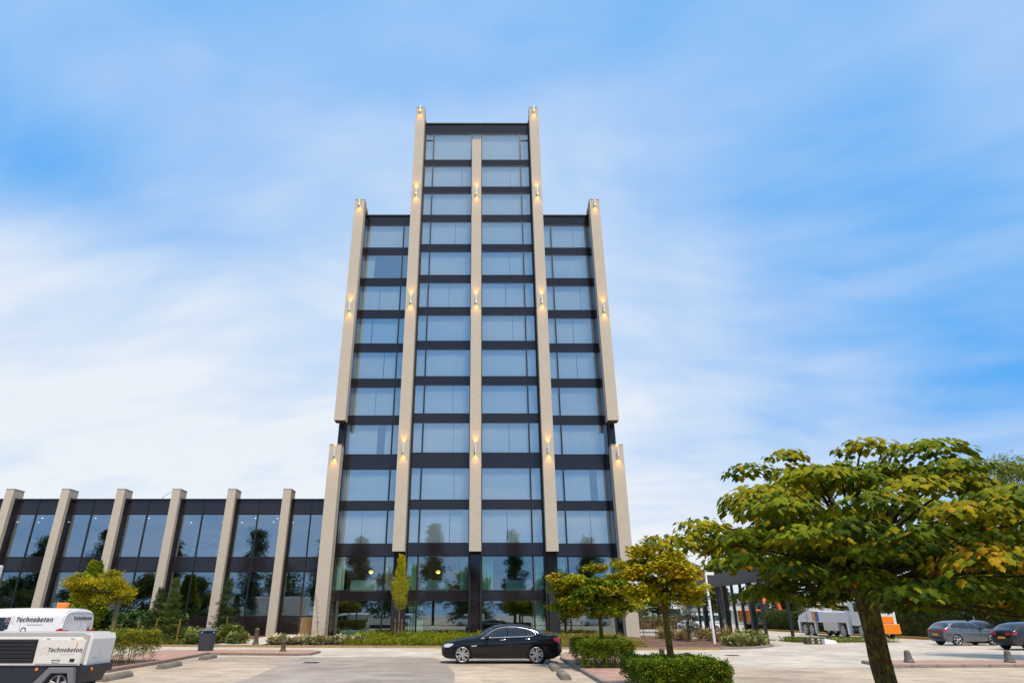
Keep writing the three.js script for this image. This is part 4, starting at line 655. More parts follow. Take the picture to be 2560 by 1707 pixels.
{ // black screen of posts carrying a canopy
  const o = thing('canopy_screen', 'black post screen with dark canopy roof right of the tower', 'canopy', [22.0, 0.06, 0]);
  for (let k = 0; k < 9; k++) { const z = -53.4 - k * 1.95, thick = k % 3 === 1; part(o, 'post', bx(thick ? 0.4 : 0.2, 4.15, thick ? 0.4 : 0.2, 0, 2.075, z), M.black); if (k < 8) { const z2 = z - 1.95; for (const y of [1.05, 2.05, 3.1]) part(o, 'rail', bx(0.05, 0.05, 1.95 - 0.36, 0, y, (z + z2) / 2), M.black); part(o, 'glass_panel', bx(0.012, 0.92, 1.55, 0, 1.57, (z + z2) / 2), M.glassThin); part(o, 'rail', bx(0.06, 0.05, 1.6, 0, 0.05, (z + z2) / 2), M.black); } }
  part(o, 'beam', bx(0.5, 0.22, 17, 0, 4.27, -61.4), M.black); part(o, 'roof_fascia', bx(0.3, 1.35, 17.6, -0.1, 5.06, -61.4), M.bin); part(o, 'roof_slab', bx(2.4, 0.35, 17.4, 1.28, 5.0, -61.4), M.roof);
  for (const z of [-54, -69]) part(o, 'post', bx(0.2, 4.8, 0.2, 2.3, 2.4, z), M.black);
  part(o, 'plinth', bx(0.7, 0.1, 17.4, 0, -0.01, -61.4), M.kerb);
}
{ const o = thing('ramp_block', 'small dark slotted block with white ramp lying on the road', 'road block', [22.5, Y2, -46.9], 0.1); part(o, 'block', rbox(1.35, 0.42, 0.5, 0.02, 0, 0.21, 0), M.castIron); for (let k = 0; k < 5; k++) for (const y of [0.12, 0.3]) part(o, 'slot', bx(0.12, 0.09, 0.01, -0.5 + k * 0.22, y, 0.253), k % 2 ? M.offWhite : M.black); const s = new THREE.Shape([[0, 0], [0.9, 0], [0.75, 0.2], [0, 0.3]].map((p) => new THREE.Vector2(...p))); part(o, 'ramp', new THREE.ExtrudeGeometry(s, { depth: 0.5, bevelEnabled: true, bevelSize: 0.02, bevelThickness: 0.02, bevelSegments: 1 }).translate(0.35, 0.02, 0.1), M.whitePost); }
{ // iron railing behind the right bed and red-white marker posts
  const o = thing('iron_fence', 'low black iron railing right of the tower pier', 'fence', [17.5, 0, -72]); for (let k = 0; k <= 22; k++) part(o, 'bar', cyl(0.02, 0.02, 1.25, k * 0.32 - 3.5, 0, 0, 6), M.black); for (const y of [0.15, 1.1]) part(o, 'rail', bx(7.2, 0.05, 0.05, 0, y, 0), M.black);
  for (const [x, z, h, label] of [[24.6, -75.5, 2.2, 'tall red and white marker post in front of the minivan'], [25.4, -75.5, 1.1, 'short red marker post in front of the minivan']]) { const m = thing('marker_post', label, 'post', [x, Y2, z], 0, 'marker posts by the minivan'); part(m, 'shaft', cyl(0.12, 0.1, h * 0.6, 0, 0, 0, 10), std([0.35, 0.06, 0.06], 0.7)); part(m, 'top', cyl(0.1, 0.06, h * 0.4, 0, h * 0.6, 0, 10), h > 2 ? M.whitePost : std([0.35, 0.06, 0.06], 0.7)); }
}

// ---------------------------------------------------------------- foliage
const leafMat = (c) => phys(c, 0.75, { transmission: 0.25, thickness: 0, side: THREE.DoubleSide, specularIntensity: 0.15 });
const FOL = { white: phys([1, 1, 1], 0.78, { transmission: 0.26, thickness: 0, side: THREE.DoubleSide, specularIntensity: 0.15 }) };
// one maple leaf in the x-z plane, stem at the origin, tip at +x, gently drooping
const mapleLeaf = (() => {
  const o = [[0, 0], [-0.06, 0.16], [0.02, 0.34], [0.20, 0.27], [0.22, 0.50], [0.42, 0.46], [0.50, 0.30], [0.72, 0.26], [0.78, 0.12], [1.02, 0]];
  const pts = [...o, ...o.slice(1, -1).reverse().map(([x, z]) => [x, -z])], pos = [], idx = [];
  pos.push(0.36, 0.05, 0); for (const [x, z] of pts) pos.push(x, -0.20 * x * x - 0.22 * Math.abs(z) + 0.03, z);
  for (let i = 1; i <= pts.length; i++) idx.push(0, i, i % pts.length + 1);
  const g = new THREE.BufferGeometry(); g.setAttribute('position', new THREE.Float32BufferAttribute(pos, 3)); g.setIndex(idx); g.computeVertexNormals(); return g.toNonIndexed().toNonIndexed ? (() => { const q = g.toNonIndexed(); q.computeVertexNormals(); return q; })() : g;
})();
// a spray of small pointed leaves about the origin, radius about 1
function spray(seed, n, len, wide, flat = 0.6) {
  const r = seeded(seed), pos = [];
  for (let k = 0; k < n; k++) {
    const a = r() * 6.283, e = (r() - 0.35) * 1.5 * flat, d = 0.15 + 0.65 * Math.sqrt(r()), c = new V3(Math.cos(a) * d, (r() - 0.5) * flat, Math.sin(a) * d);
    const dir = new V3(Math.cos(a + (r() - 0.5)) * Math.cos(e), Math.sin(e) - 0.15, Math.sin(a + (r() - 0.5)) * Math.cos(e)).normalize(), up = new V3((r() - 0.5), 1, (r() - 0.5)).normalize(), sd = dir.clone().cross(up).normalize().multiplyScalar(wide * (0.7 + 0.6 * r())), L = len * (0.7 + 0.6 * r());
    const tip = c.clone().addScaledVector(dir, L), m = c.clone().addScaledVector(dir, L * 0.45).addScaledVector(up, -0.06 * L), l = m.clone().add(sd).addScaledVector(up, 0.1 * L), q = m.clone().sub(sd).addScaledVector(up, 0.1 * L);
    for (const t of [[c, l, m], [m, l, tip], [c, m, q], [m, q, tip]]) for (const v of t) pos.push(v.x, v.y, v.z);
  }
  const g = new THREE.BufferGeometry(); g.setAttribute('position', new THREE.Float32BufferAttribute(pos, 3)); g.computeVertexNormals(); return g;
}
const SPRAY = { broad: spray(1, 9, 0.75, 0.26), fine: spray(2, 16, 0.5, 0.1), hedge: spray(3, 10, 0.55, 0.19, 1.2), far: spray(4, 12, 0.6, 0.22, 1.2), needle: spray(5, 22, 0.75, 0.05, 0.5), strap: spray(6, 10, 0.95, 0.1, 1.1) };
const dummy = new THREE.Object3D(), tint = new THREE.Color();
// items: {p:[x,y,z], s, c:[r,g,b], yaw, pitch, roll}
function foliage(parent, name, geo, items, mat = FOL.white) {
  const m = new THREE.InstancedMesh(geo, mat, items.length); m.name = name; m.userData.kind = 'stuff'; m.castShadow = m.receiveShadow = true;
  items.forEach((t, i) => { dummy.position.set(...t.p); dummy.rotation.set(t.roll ?? 0, t.yaw ?? 0, t.pitch ?? 0, 'YZX'); dummy.scale.setScalar(t.s); dummy.updateMatrix(); m.setMatrixAt(i, dummy.matrix); m.setColorAt(i, tint.setRGB(...t.c)); });
  m.instanceMatrix.needsUpdate = true; if (m.instanceColor) m.instanceColor.needsUpdate = true; parent.add(m); return m;
}
const pick = (r, list) => list[Math.floor(r() * list.length)];
const vary = (r, c, k = 0.25) => { const t = (1 - k / 2 + k * r()) * 1.2, h = (r() - 0.5) * k * 0.4; return [c[0] * t * (1 + h), c[1] * t, c[2] * t * (1 - h)]; };
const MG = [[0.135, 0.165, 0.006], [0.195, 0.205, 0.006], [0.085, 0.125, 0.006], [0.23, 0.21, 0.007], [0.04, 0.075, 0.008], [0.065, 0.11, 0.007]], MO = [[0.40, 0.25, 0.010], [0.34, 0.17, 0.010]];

// ---- the big maple on the right: trunk, limbs, whorls of drooping leaves
function bigMaple(name, label, pos, seed, o) {
  const t = thing(name, label, 'tree', pos), r = seeded(seed);
  const fork = [0, o.fork, 0];
  part(t, 'trunk', limb([[0.05, -0.1, 0, 0.17], [0.02, 0.35, 0, 0.142], [0.01, 0.7, 0.01, 0.128], [-0.01, 1.1, -0.01, 0.134], [-0.02, 1.5, 0.01, 0.126], [-0.02, o.fork - 0.05, 0, 0.14], [0, o.fork + 0.2, 0, 0.085]], 22, 14), M.barkMoss);
  const clumps = [], apart = (x, y, z) => clumps.every((c) => Math.hypot(c[0] - x, (c[1] - y) * 1.5, c[2] - z) > 0.39);
  for (const [n, rad, y, sp, side = 0] of o.tiers) for (let k = 0; k < n; k++) { const a = (k + r() * 0.7) / n * 6.283, q = rad * (1 + (r() - 0.5) * 0.42), cx = Math.cos(a) * q * o.sx + o.lean + side, cy = y + (r() - 0.5) * sp * 1.7 - (y < 2.7 ? (cx < 0 ? 0.19 : 0.15) * cx : 0.02 * cx), cz = Math.sin(a) * q, cr = 0.27 + 0.25 * r(); if (apart(cx, cy, cz)) clumps.push([cx, cy, cz, cr]); }
  const limbs = clumps.map(([x, y, z]) => { const k = 0.3 + 0.2 * r(); return limb([[fork[0], fork[1] - 0.1, 0, 0.038], [x * k * 0.8, lerp(o.fork, y, 0.55), z * k * 0.8, 0.026], [x * 0.75, lerp(o.fork, y, 0.92) - 0.03, z * 0.75, 0.014], [x, y - 0.02, z, 0.006]], 9, 5); });
  part(t, 'limbs', merge(limbs), M.barkMoss);
  const leaves = [];
  for (const [cx, cy, cz, cr] of clumps) {
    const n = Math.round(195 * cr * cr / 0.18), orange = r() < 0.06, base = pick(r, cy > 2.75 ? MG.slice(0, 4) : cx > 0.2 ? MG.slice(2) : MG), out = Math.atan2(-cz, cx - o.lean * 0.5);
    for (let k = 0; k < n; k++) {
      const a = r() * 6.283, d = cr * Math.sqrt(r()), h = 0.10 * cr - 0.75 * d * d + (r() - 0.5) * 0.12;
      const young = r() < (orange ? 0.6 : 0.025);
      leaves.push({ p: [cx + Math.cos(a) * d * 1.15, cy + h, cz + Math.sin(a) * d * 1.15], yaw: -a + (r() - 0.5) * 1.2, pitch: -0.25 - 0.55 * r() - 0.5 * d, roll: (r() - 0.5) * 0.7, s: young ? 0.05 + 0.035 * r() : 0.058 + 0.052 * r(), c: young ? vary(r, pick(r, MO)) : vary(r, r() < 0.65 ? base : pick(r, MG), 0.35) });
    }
  }
  // the leaves nearest the photographer are single parts, the rest one mass
  const near = leaves.map((l, i) => [l.p[2] - 0.25 * l.p[0] + l.s * 2, i]).sort((a, b) => b[0] - a[0]).slice(0, o.single).map((q) => q[1]), set = new Set(near);
  const mats = [...MG, ...MO].map((c) => leafMat(c));
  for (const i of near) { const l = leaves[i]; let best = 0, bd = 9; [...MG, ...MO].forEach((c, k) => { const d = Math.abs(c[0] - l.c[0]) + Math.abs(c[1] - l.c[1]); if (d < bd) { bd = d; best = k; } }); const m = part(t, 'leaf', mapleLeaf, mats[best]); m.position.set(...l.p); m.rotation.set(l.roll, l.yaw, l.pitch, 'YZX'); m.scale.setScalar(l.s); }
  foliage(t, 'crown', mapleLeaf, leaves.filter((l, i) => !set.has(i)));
  return t;
}
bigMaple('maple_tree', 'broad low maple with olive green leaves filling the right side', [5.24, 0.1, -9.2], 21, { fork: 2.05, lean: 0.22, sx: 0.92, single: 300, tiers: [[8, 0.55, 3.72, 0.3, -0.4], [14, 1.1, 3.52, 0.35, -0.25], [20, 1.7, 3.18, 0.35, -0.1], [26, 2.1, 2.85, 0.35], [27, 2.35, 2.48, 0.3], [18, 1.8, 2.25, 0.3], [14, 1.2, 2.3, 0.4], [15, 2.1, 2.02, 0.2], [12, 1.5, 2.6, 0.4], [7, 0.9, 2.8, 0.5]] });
bigMaple('maple_tree', 'second maple whose dark leaves enter at the right edge', [11.2, 0, -11.4], 22, { fork: 2.0, lean: -0.2, sx: 1, single: 0, tiers: [[9, 0.5, 3.6, 0.3], [14, 1.2, 3.2, 0.4], [18, 1.9, 2.7, 0.5], [18, 2.2, 2.2, 0.4], [10, 1.4, 2.0, 0.3]] });

// ---- smaller round-headed trees
function roundTree(name, label, pos, seed, o) {
  const t = thing(name, label, 'tree', pos), r = seeded(seed);
  part(t, 'trunk', limb([[0, -0.05, 0, o.tr * 1.15], [0.01, o.fork * 0.4, 0, o.tr], [-0.01, o.fork * 0.8, 0, o.tr * 0.95], [0, o.fork, 0, o.tr * 1.15], [o.lean * 0.1, o.fork + 0.25, 0, o.tr * 0.6]], 14, 10), o.bark);
  const cl = []; for (let k = 0; k < o.n; k++) { const a = r() * 6.283, q = Math.sqrt(0.12 + 0.88 * r()), u = r(); const y = o.fork + lerp(o.y0, o.y1, u) * (1 - 0.35 * q * q * (u > 0.5 ? 1 : -0.2)); cl.push([Math.cos(a) * q * o.rx + o.lean * (0.5 + 0.6 * u), y, Math.sin(a) * q * o.rz, 0.17 + 0.12 * r()]); }
  part(t, 'limbs', merge(cl.filter((c, i) => i % 2 === 0).map(([x, y, z]) => limb([[0, o.fork - 0.02, 0, o.tr * 0.3], [x * 0.4, lerp(o.fork, y, 0.45), z * 0.4, o.tr * 0.2], [x, y, z, 0.006]], 7, 5))), o.bark);
  const it = []; for (const [x, y, z, cr] of cl) { const base = pick(r, o.cols), n = o.per; for (let k = 0; k < n; k++) { const a = r() * 6.283, d = cr * Math.sqrt(r()); it.push({ p: [x + Math.cos(a) * d * 1.2 + o.lean * 0.1 * r(), y + (r() - 0.45) * cr * 0.8 - d * d, z + Math.sin(a) * d * 1.2], yaw: r() * 6.28, pitch: (r() - 0.6) * 0.9, roll: (r() - 0.5) * 0.8, s: o.ls * (0.7 + 0.6 * r()), c: vary(r, r() < 0.7 ? base : pick(r, o.cols), 0.4) }); } }
  foliage(t, 'crown', o.geo ?? SPRAY.broad, it); return t;
}
const YEL = [[0.37, 0.32, 0.010], [0.31, 0.30, 0.010], [0.43, 0.30, 0.010], [0.23, 0.26, 0.010]], GRN = [[0.16, 0.235, 0.010], [0.25, 0.29, 0.010], [0.10, 0.17, 0.010], [0.32, 0.30, 0.010]];
roundTree('young_tree', 'orange tinged young tree with mossy trunk above the near hedge', [4.72, 0.1, -17.5], 31, { tr: 0.085, fork: 2.02, rx: 0.95, rz: 0.9, y0: 0.05, y1: 1.6, lean: -0.02, n: 66, per: 26, ls: 0.13, bark: M.barkGreen, cols: YEL, geo: SPRAY.broad });
roundTree('young_tree', 'green young tree above the first hedge beside the tower', [4.55, 0.1, -26.2], 32, { tr: 0.08, fork: 1.85, rx: 1.45, rz: 1.3, y0: -0.1, y1: 1.75, lean: -0.35, n: 86, per: 28, ls: 0.165, bark: M.barkGreen, cols: [...GRN, [0.26, 0.2, 0.012]], geo: SPRAY.broad });
roundTree('young_tree', 'windswept golden tree with pale forked branches above the left hedge', [-14.0, 0.1, -26.2], 33, { tr: 0.085, fork: 2.2, rx: 0.92, rz: 0.8, y0: 0.0, y1: 1.15, lean: -0.85, n: 52, per: 30, ls: 0.17, bark: M.barkPale, cols: [[0.37, 0.31, 0.016], [0.30, 0.29, 0.014], [0.42, 0.33, 0.016], [0.23, 0.25, 0.014]], geo: SPRAY.fine });
// slim column tree tied to two stakes
function columnTree(name, label, pos, seed, o) {
  const t = thing(name, label, 'tree', pos), r = seeded(seed); part(t, 'trunk', limb([[0, -0.05, 0, 0.045], [0.02, o.h * 0.4, 0, 0.035], [0, o.h * 0.95, 0, 0.008]], 12, 7), o.bark ?? M.barkPale);
  const it = []; for (let k = 0; k < o.n; k++) { const f = Math.pow(r(), 0.85), y = lerp(o.y0, o.h, f), w = o.w * Math.pow(Math.sin(Math.PI * clamp(0.12 + 0.86 * f)), 0.8) * (f > 0.6 ? 0.65 : 1), a = r() * 6.283, q = w * Math.sqrt(r()); it.push({ p: [Math.cos(a) * q, y + (r() - 0.5) * 0.1, Math.sin(a) * q], yaw: -a, pitch: o.up + (r() - 0.5) * 0.6, roll: (r() - 0.5), s: o.ls * (0.7 + 0.6 * r()), c: vary(r, pick(r, o.cols), 0.35) }); }
  foliage(t, 'crown', o.geo ?? SPRAY.fine, it); return t;
}
const slim = columnTree('column_tree', 'slim yellow green tree tied between two wooden stakes', [-5.55, bedY(-5.55, 46.3), -46.3], 41, { h: 5.3, y0: 1.95, w: 0.56, n: 300, ls: 0.2, up: 0.9, cols: [[0.40, 0.38, 0.010], [0.33, 0.34, 0.010], [0.50, 0.42, 0.010]] });
for (const x of [-0.22, 0.22]) part(slim, 'stake', cyl(0.05, 0.045, 1.45, x, -0.1, 0.1, 8), M.stake); part(slim, 'tie', bx(0.5, 0.05, 0.03, 0, 1.1, 0.16), M.black);
columnTree('column_tree', 'bright yellow green conical tree behind the works van', [-26.2, bedY(-26.2, 45.2), -45.2], 42, { h: 4.9, y0: 0.2, w: 1.15, n: 1000, ls: 0.30, up: 0.5, bark: M.bark, cols: [[0.22, 0.27, 0.014], [0.30, 0.30, 0.016], [0.16, 0.22, 0.016]], geo: SPRAY.broad });
// spruces
function spruce(label, x, d, h, seed, cols) {
  const t = thing('young_spruce', label, 'tree', [x, bedY(x, d), -d], 0, 'young conifers along the wing'), r = seeded(seed); part(t, 'trunk', limb([[0, -0.05, 0, 0.05], [0, h * 0.5, 0, 0.03], [0, h, 0, 0.006]], 8, 6), M.bark);
  const it = []; for (let k = 0; k < 420; k++) { const f = Math.pow(r(), 1.25), y = lerp(0.15, h, f), w = (1 - f) * h * 0.3 * (0.75 + 0.35 * Math.sin(y * 14)) + 0.03, a = r() * 6.283, q = w * (0.35 + 0.65 * r()); it.push({ p: [Math.cos(a) * q, y, Math.sin(a) * q], yaw: -a, pitch: f > 0.8 ? 0.6 : 0.05 - 0.2 * r(), roll: (r() - 0.5) * 0.6, s: 0.16 + 0.16 * (1 - f), c: vary(r, pick(r, cols), 0.4) }); }
  foliage(t, 'crown', SPRAY.needle, it); return t;
}
const PINE = [[0.085, 0.12, 0.035], [0.12, 0.155, 0.04], [0.06, 0.09, 0.032]];
spruce('bushy dark conifer just right of the golden tree', -21.6, 45.6, 3.3, 51, PINE); spruce('conifer with a pointed leader in front of a wing pier', -20.4, 45.0, 3.9, 52, [[0.13, 0.17, 0.035], [0.17, 0.20, 0.04], [0.08, 0.12, 0.03]]); spruce('slender conifer behind the waste bin', -17.6, 47.0, 3.9, 53, PINE);
for (const [x, d, label] of [[-22.3, 44.8, 'yellow stake, leftmost of three by the conifers'], [-21.1, 44.6, 'yellow stake between the two bushy conifers'], [-19.5, 44.4, 'yellow stake right of the pointed conifer'], [-17.2, 46.4, 'yellow stake in front of the slender conifer']]) { const m = solo('plant_stake', cyl(0.055, 0.05, 1.6, 0, -0.1, 0, 8), M.stake, label, 'stake', [x, bedY(x, d), -d], 'wooden plant stakes'); m.rotation.z = (x * 7 % 1) * 0.08; }
// bare saplings against the piers
function sapling(label, x, d, h, seed, bend, leafy) {
  const t = thing('bare_sapling', label, 'sapling', [x, bedY(x, d), -d], 0, 'thin saplings by the piers'), r = seeded(seed), L = [limb([[0, -0.05, 0, 0.025], [bend * 0.3, h * 0.5, 0, 0.017], [bend, h, 0, 0.006]], 10, 5)];
  for (let k = 0; k < 26; k++) { const f = 0.08 + 0.86 * r(), y = h * f, a = r() * 6.283, l = (0.2 + 0.28 * r()) * (1.15 - f), bx0 = bend * f * f; L.push(limb([[bx0, y, 0, 0.009], [bx0 + Math.cos(a) * l, y + 0.06, Math.sin(a) * l, 0.003]], 2, 4)); }
  part(t, 'stem', merge(L), M.twig);
  const it = []; for (let k = 0; k < leafy; k++) { const f = 0.1 + 0.9 * r(), a = r() * 6.283, l = 0.4 * (1.1 - f) * r(); it.push({ p: [bend * f * f + Math.cos(a) * l, h * f, Math.sin(a) * l], yaw: -a, s: 0.10 + 0.06 * r(), c: vary(r, [0.13, 0.14, 0.09], 0.4) }); }
  if (leafy) foliage(t, 'leaves', SPRAY.fine, it);
}
sapling('thin reddish sapling in front of the short left pier', -12.6, 47.6, 3.4, 61, 0.1, 14); sapling('thin bending sapling right of the short left pier', -11.4, 48.2, 3.0, 62, -0.5, 10); sapling('small grey sapling in front of the left ground floor glass', -10.6, 48.4, 3.3, 63, 0, 60); sapling('thin dark sapling in front of the short right pier', 11.1, 47.2, 3.2, 64, -0.15, 20);
sapling('lone thin sapling on the grass strip by the post screen', 24.4, 51.5, 3.4, 65, 0.25, 12);
roundTree('olive_tree', 'small grey green tree right of the tower on bare soil', [13.6, bedY(13.6, 45.4), -45.4], 34, { tr: 0.07, fork: 0.5, rx: 0.55, rz: 0.5, y0: 0.1, y1: 2.3, lean: 0, n: 40, per: 12, ls: 0.16, bark: M.twig, cols: [[0.11, 0.13, 0.075], [0.15, 0.17, 0.10], [0.08, 0.10, 0.06]], geo: SPRAY.fine });

// ---- hedges
function hedge(label, x0, x1, d0, d1, h, seed, n, cols, s = 0.085, legs = 0.3) {
  const cx = (x0 + x1) / 2, cd = (d0 + d1) / 2, t = thing('clipped_hedge', label, 'hedge', [cx, 0.1, -cd], 0, 'clipped hedges on the islands'), r = seeded(seed), w = (x1 - x0) / 2, dd = (d1 - d0) / 2, st = [];
  for (let k = 0; k < 46; k++) { const x = (r() * 2 - 1) * w * 0.9, z = (r() * 2 - 1) * dd * 0.9; st.push(limb([[x, -0.05, z, 0.014], [x + (r() - 0.5) * 0.2, h * 0.5, z + (r() - 0.5) * 0.2, 0.01], [x + (r() - 0.5) * 0.4, h * 0.92, z + (r() - 0.5) * 0.4, 0.004]], 4, 4)); }
  part(t, 'stems', merge(st), M.twig);
  const it = []; for (let k = 0; k < n; k++) {
    const face = r(); let x = (r() * 2 - 1) * w, z = (r() * 2 - 1) * dd, y = Math.pow(r(), 0.75) * h; const depth = 0.16 * r() * r();
    if (face < 0.42) y = h - depth - 0.06 * r(); else if (face < 0.72) z = dd - depth; else if (face < 0.86) x = (r() < 0.5 ? -1 : 1) * (w - depth); else if (face < 0.94) z = -dd + depth;
    if (y < legs && r() < 0.72) continue;
    const bump = 0.07 * noise3(x * 2.2, y * 2.2, z * 2.2 + seed), top = y > h * 0.85 ? 0.05 * noise3(x * 4, 1, z * 4) + (r() < 0.03 ? 0.14 * r() : 0) : 0;
    it.push({ p: [x * (1 + bump), y * (1 + bump * 0.6) + top, z * (1 + bump)], yaw: r() * 6.28, pitch: (r() - 0.5) * 1.6, roll: (r() - 0.5) * 1.6, s: s * (0.7 + 0.6 * r()), c: vary(r, pick(r, cols), 0.4) });
  }
  foliage(t, 'leaves', SPRAY.hedge, it); return t;
}
const HG = [[0.075, 0.14, 0.010], [0.135, 0.20, 0.012], [0.20, 0.245, 0.012], [0.05, 0.10, 0.012]];
hedge('near clipped hedge at the bottom, in front of the yellow tree', 3.74, 5.66, 16.2, 18.5, 0.72, 71, 7200, HG, 0.085); hedge('smaller clipped hedge with bare legs right of the black car', 3.55, 5.35, 24.6, 27.2, 0.86, 72, 4600, [...HG, [0.2, 0.2, 0.016]], 0.095, 0.42);
hedge('loose hedge with bare stems right of the white compressor', -16.2, -13.2, 24.7, 28.6, 1.12, 73, 5200, [[0.14, 0.17, 0.016], [0.21, 0.21, 0.018], [0.09, 0.13, 0.016], [0.26, 0.24, 0.02]], 0.10, 0.45);
// ---- shrubs in the beds
function shrub(label, x, d, w, h, seed, cols, geo, n, s, group) { const t = thing('bed_shrub', label, 'shrub', [x, bedY(x, d), -d], 0, group), r = seeded(seed), st = []; for (let k = 0; k < 7; k++) { const a = r() * 6.28; st.push(limb([[0, -0.04, 0, 0.014], [Math.cos(a) * w * 0.5, h * 0.7, Math.sin(a) * w * 0.5, 0.005]], 2, 4)); } part(t, 'stems', merge(st), M.twig); const it = []; for (let k = 0; k < n; k++) { const a = r() * 6.28, q = Math.sqrt(r()), y = h * (0.12 + 0.88 * r()) * (1 - 0.35 * q * q); it.push({ p: [Math.cos(a) * q * w, y, Math.sin(a) * q * w], yaw: -a, pitch: 0.2 + (r() - 0.4) * 0.9, roll: (r() - 0.5), s: s * (0.7 + 0.6 * r()), c: vary(r, pick(r, cols), 0.4) }); } foliage(t, 'leaves', geo, it); }
const PALE = [[0.42, 0.38, 0.22], [0.30, 0.28, 0.10], [0.22, 0.23, 0.07], [0.55, 0.50, 0.38]], MID = [[0.13, 0.18, 0.03], [0.20, 0.23, 0.06], [0.26, 0.27, 0.10]], DARKS = [[0.04, 0.09, 0.03], [0.07, 0.13, 0.04], [0.10, 0.16, 0.06]];
const ORD = ['first', 'second', 'third', 'fourth', 'fifth', 'sixth', 'seventh', 'eighth', 'ninth', 'tenth', 'eleventh', 'twelfth', 'thirteenth', 'fourteenth', 'fifteenth', 'sixteenth'];
{
  const r = seeded(81); for (let k = 0; k < 10; k++) { const x = -13.2 + k * 0.6 + r() * 0.25, d = frontD(x) + 0.9 + r() * 1.0; shrub(ORD[k] + ' cream variegated shrub counted rightwards from the entrance path', x, d, 0.40 + r() * 0.15, 0.42 + r() * 0.2, 810 + k, PALE, SPRAY.broad, 120, 0.17, 'cream shrubs by the entrance path'); }
  for (let k = 0; k < 16; k++) { const x = -25.5 + k * 0.66 + r() * 0.3, d = frontD(x) + 0.9 + r() * 3.2; shrub(ORD[k] + ' pale green shrub from the left in the bed below the wing', x, d, 0.5 + r() * 0.2, 0.7 + r() * 0.45, 840 + k, MID, SPRAY.broad, 120, 0.22, 'pale green shrubs below the wing'); }
  for (let k = 0; k < 9; k++) { const x = -30.5 + k * 1.1 + r() * 0.4, d = 46.4 + r() * 2; shrub(ORD[k] + ' tall dark shrub from the left at the wing base', x, d, 0.9, 1.7 + r() * 0.5, 870 + k, DARKS, SPRAY.broad, 240, 0.28, 'dark shrubs at the wing base'); }
  for (let k = 0; k < 8; k++) { const x = 15.3 + (k % 4) * 0.72 + r() * 0.3, d = frontD(x) + 1.0 + (k > 3 ? 1.3 : 0.2) + r() * 0.4; shrub(ORD[k % 4] + ' cream green shrub from the left, ' + (k > 3 ? 'back' : 'front') + ' row, right bed tip', x, d, 0.48 + r() * 0.15, 0.62 + r() * 0.25, 900 + k, [[0.36, 0.34, 0.16], [0.24, 0.26, 0.08], [0.16, 0.18, 0.04]], SPRAY.broad, 130, 0.19, 'cream green shrubs at the bed tip'); }
  for (let k = 0; k < 9; k++) { const x = 12.3 + k * 0.62 + r() * 0.3, d = 47.2 + r() * 0.8; shrub(ORD[k] + ' dry brown tuft from the left in the right bed', x, d, 0.32, 0.6 + r() * 0.2, 930 + k, [[0.30, 0.20, 0.07], [0.20, 0.17, 0.05], [0.36, 0.26, 0.11]], SPRAY.strap, 60, 0.2, 'dry tufts in the right bed'); }
  const gc = [], add = (x0, x1, f0, f1, n, cols, s) => { for (let k = 0; k < n; k++) { const x = lerp(x0, x1, r()), fd = frontD(x), d = Math.min(fd + lerp(f0, f1, r()), 50.3), m = noise3(x * 1.3, d * 1.3, 5); gc.push({ p: [x, bedY(x, d) + 0.08 + 0.12 * r() + 0.10 * m, -d], yaw: r() * 6.28, pitch: 0.25 + 0.5 * r(), roll: (r() - 0.5), s: s * (0.7 + 0.6 * r()), c: vary(r, pick(r, cols), 0.45) }); } };
  add(-8.6, 3.6, 0.5, 8, 3400, [[0.26, 0.28, 0.014], [0.18, 0.22, 0.016], [0.33, 0.32, 0.016], [0.10, 0.14, 0.018]], 0.26); add(3.4, 9.5, 0.8, 9, 1000, [[0.28, 0.25, 0.04], [0.18, 0.18, 0.03], [0.36, 0.30, 0.07]], 0.24); add(-26, -17.5, 0.6, 6, 1500, [[0.16, 0.19, 0.03], [0.24, 0.25, 0.05]], 0.22); add(-46, -26, 0.6, 6, 1500, [[0.07, 0.12, 0.03], [0.12, 0.16, 0.03]], 0.3);
  const g = new THREE.Group(); g.name = 'ground_cover'; g.userData = { kind: 'stuff', label: 'yellow green creeping juniper covering the bed', category: 'ground cover' }; scene.add(g); foliage(g, 'sprigs', SPRAY.needle, gc);
  const gs = []; for (let k = 0; k < 900; k++) gs.push({ p: [lerp(22.6, 30, Math.pow(r(), 1.6)), 0.03 + 0.04 * r(), -lerp(49.6, 52.4, r())], yaw: r() * 6.28, s: 0.16 + 0.1 * r(), c: vary(r, [0.14, 0.17, 0.03], 0.4) });
  const g2 = new THREE.Group(); g2.name = 'grass_strip'; g2.userData = { kind: 'stuff', label: 'thin grass strip beyond the pale road', category: 'grass' }; scene.add(g2); foliage(g2, 'blades', SPRAY.strap, gs);
}

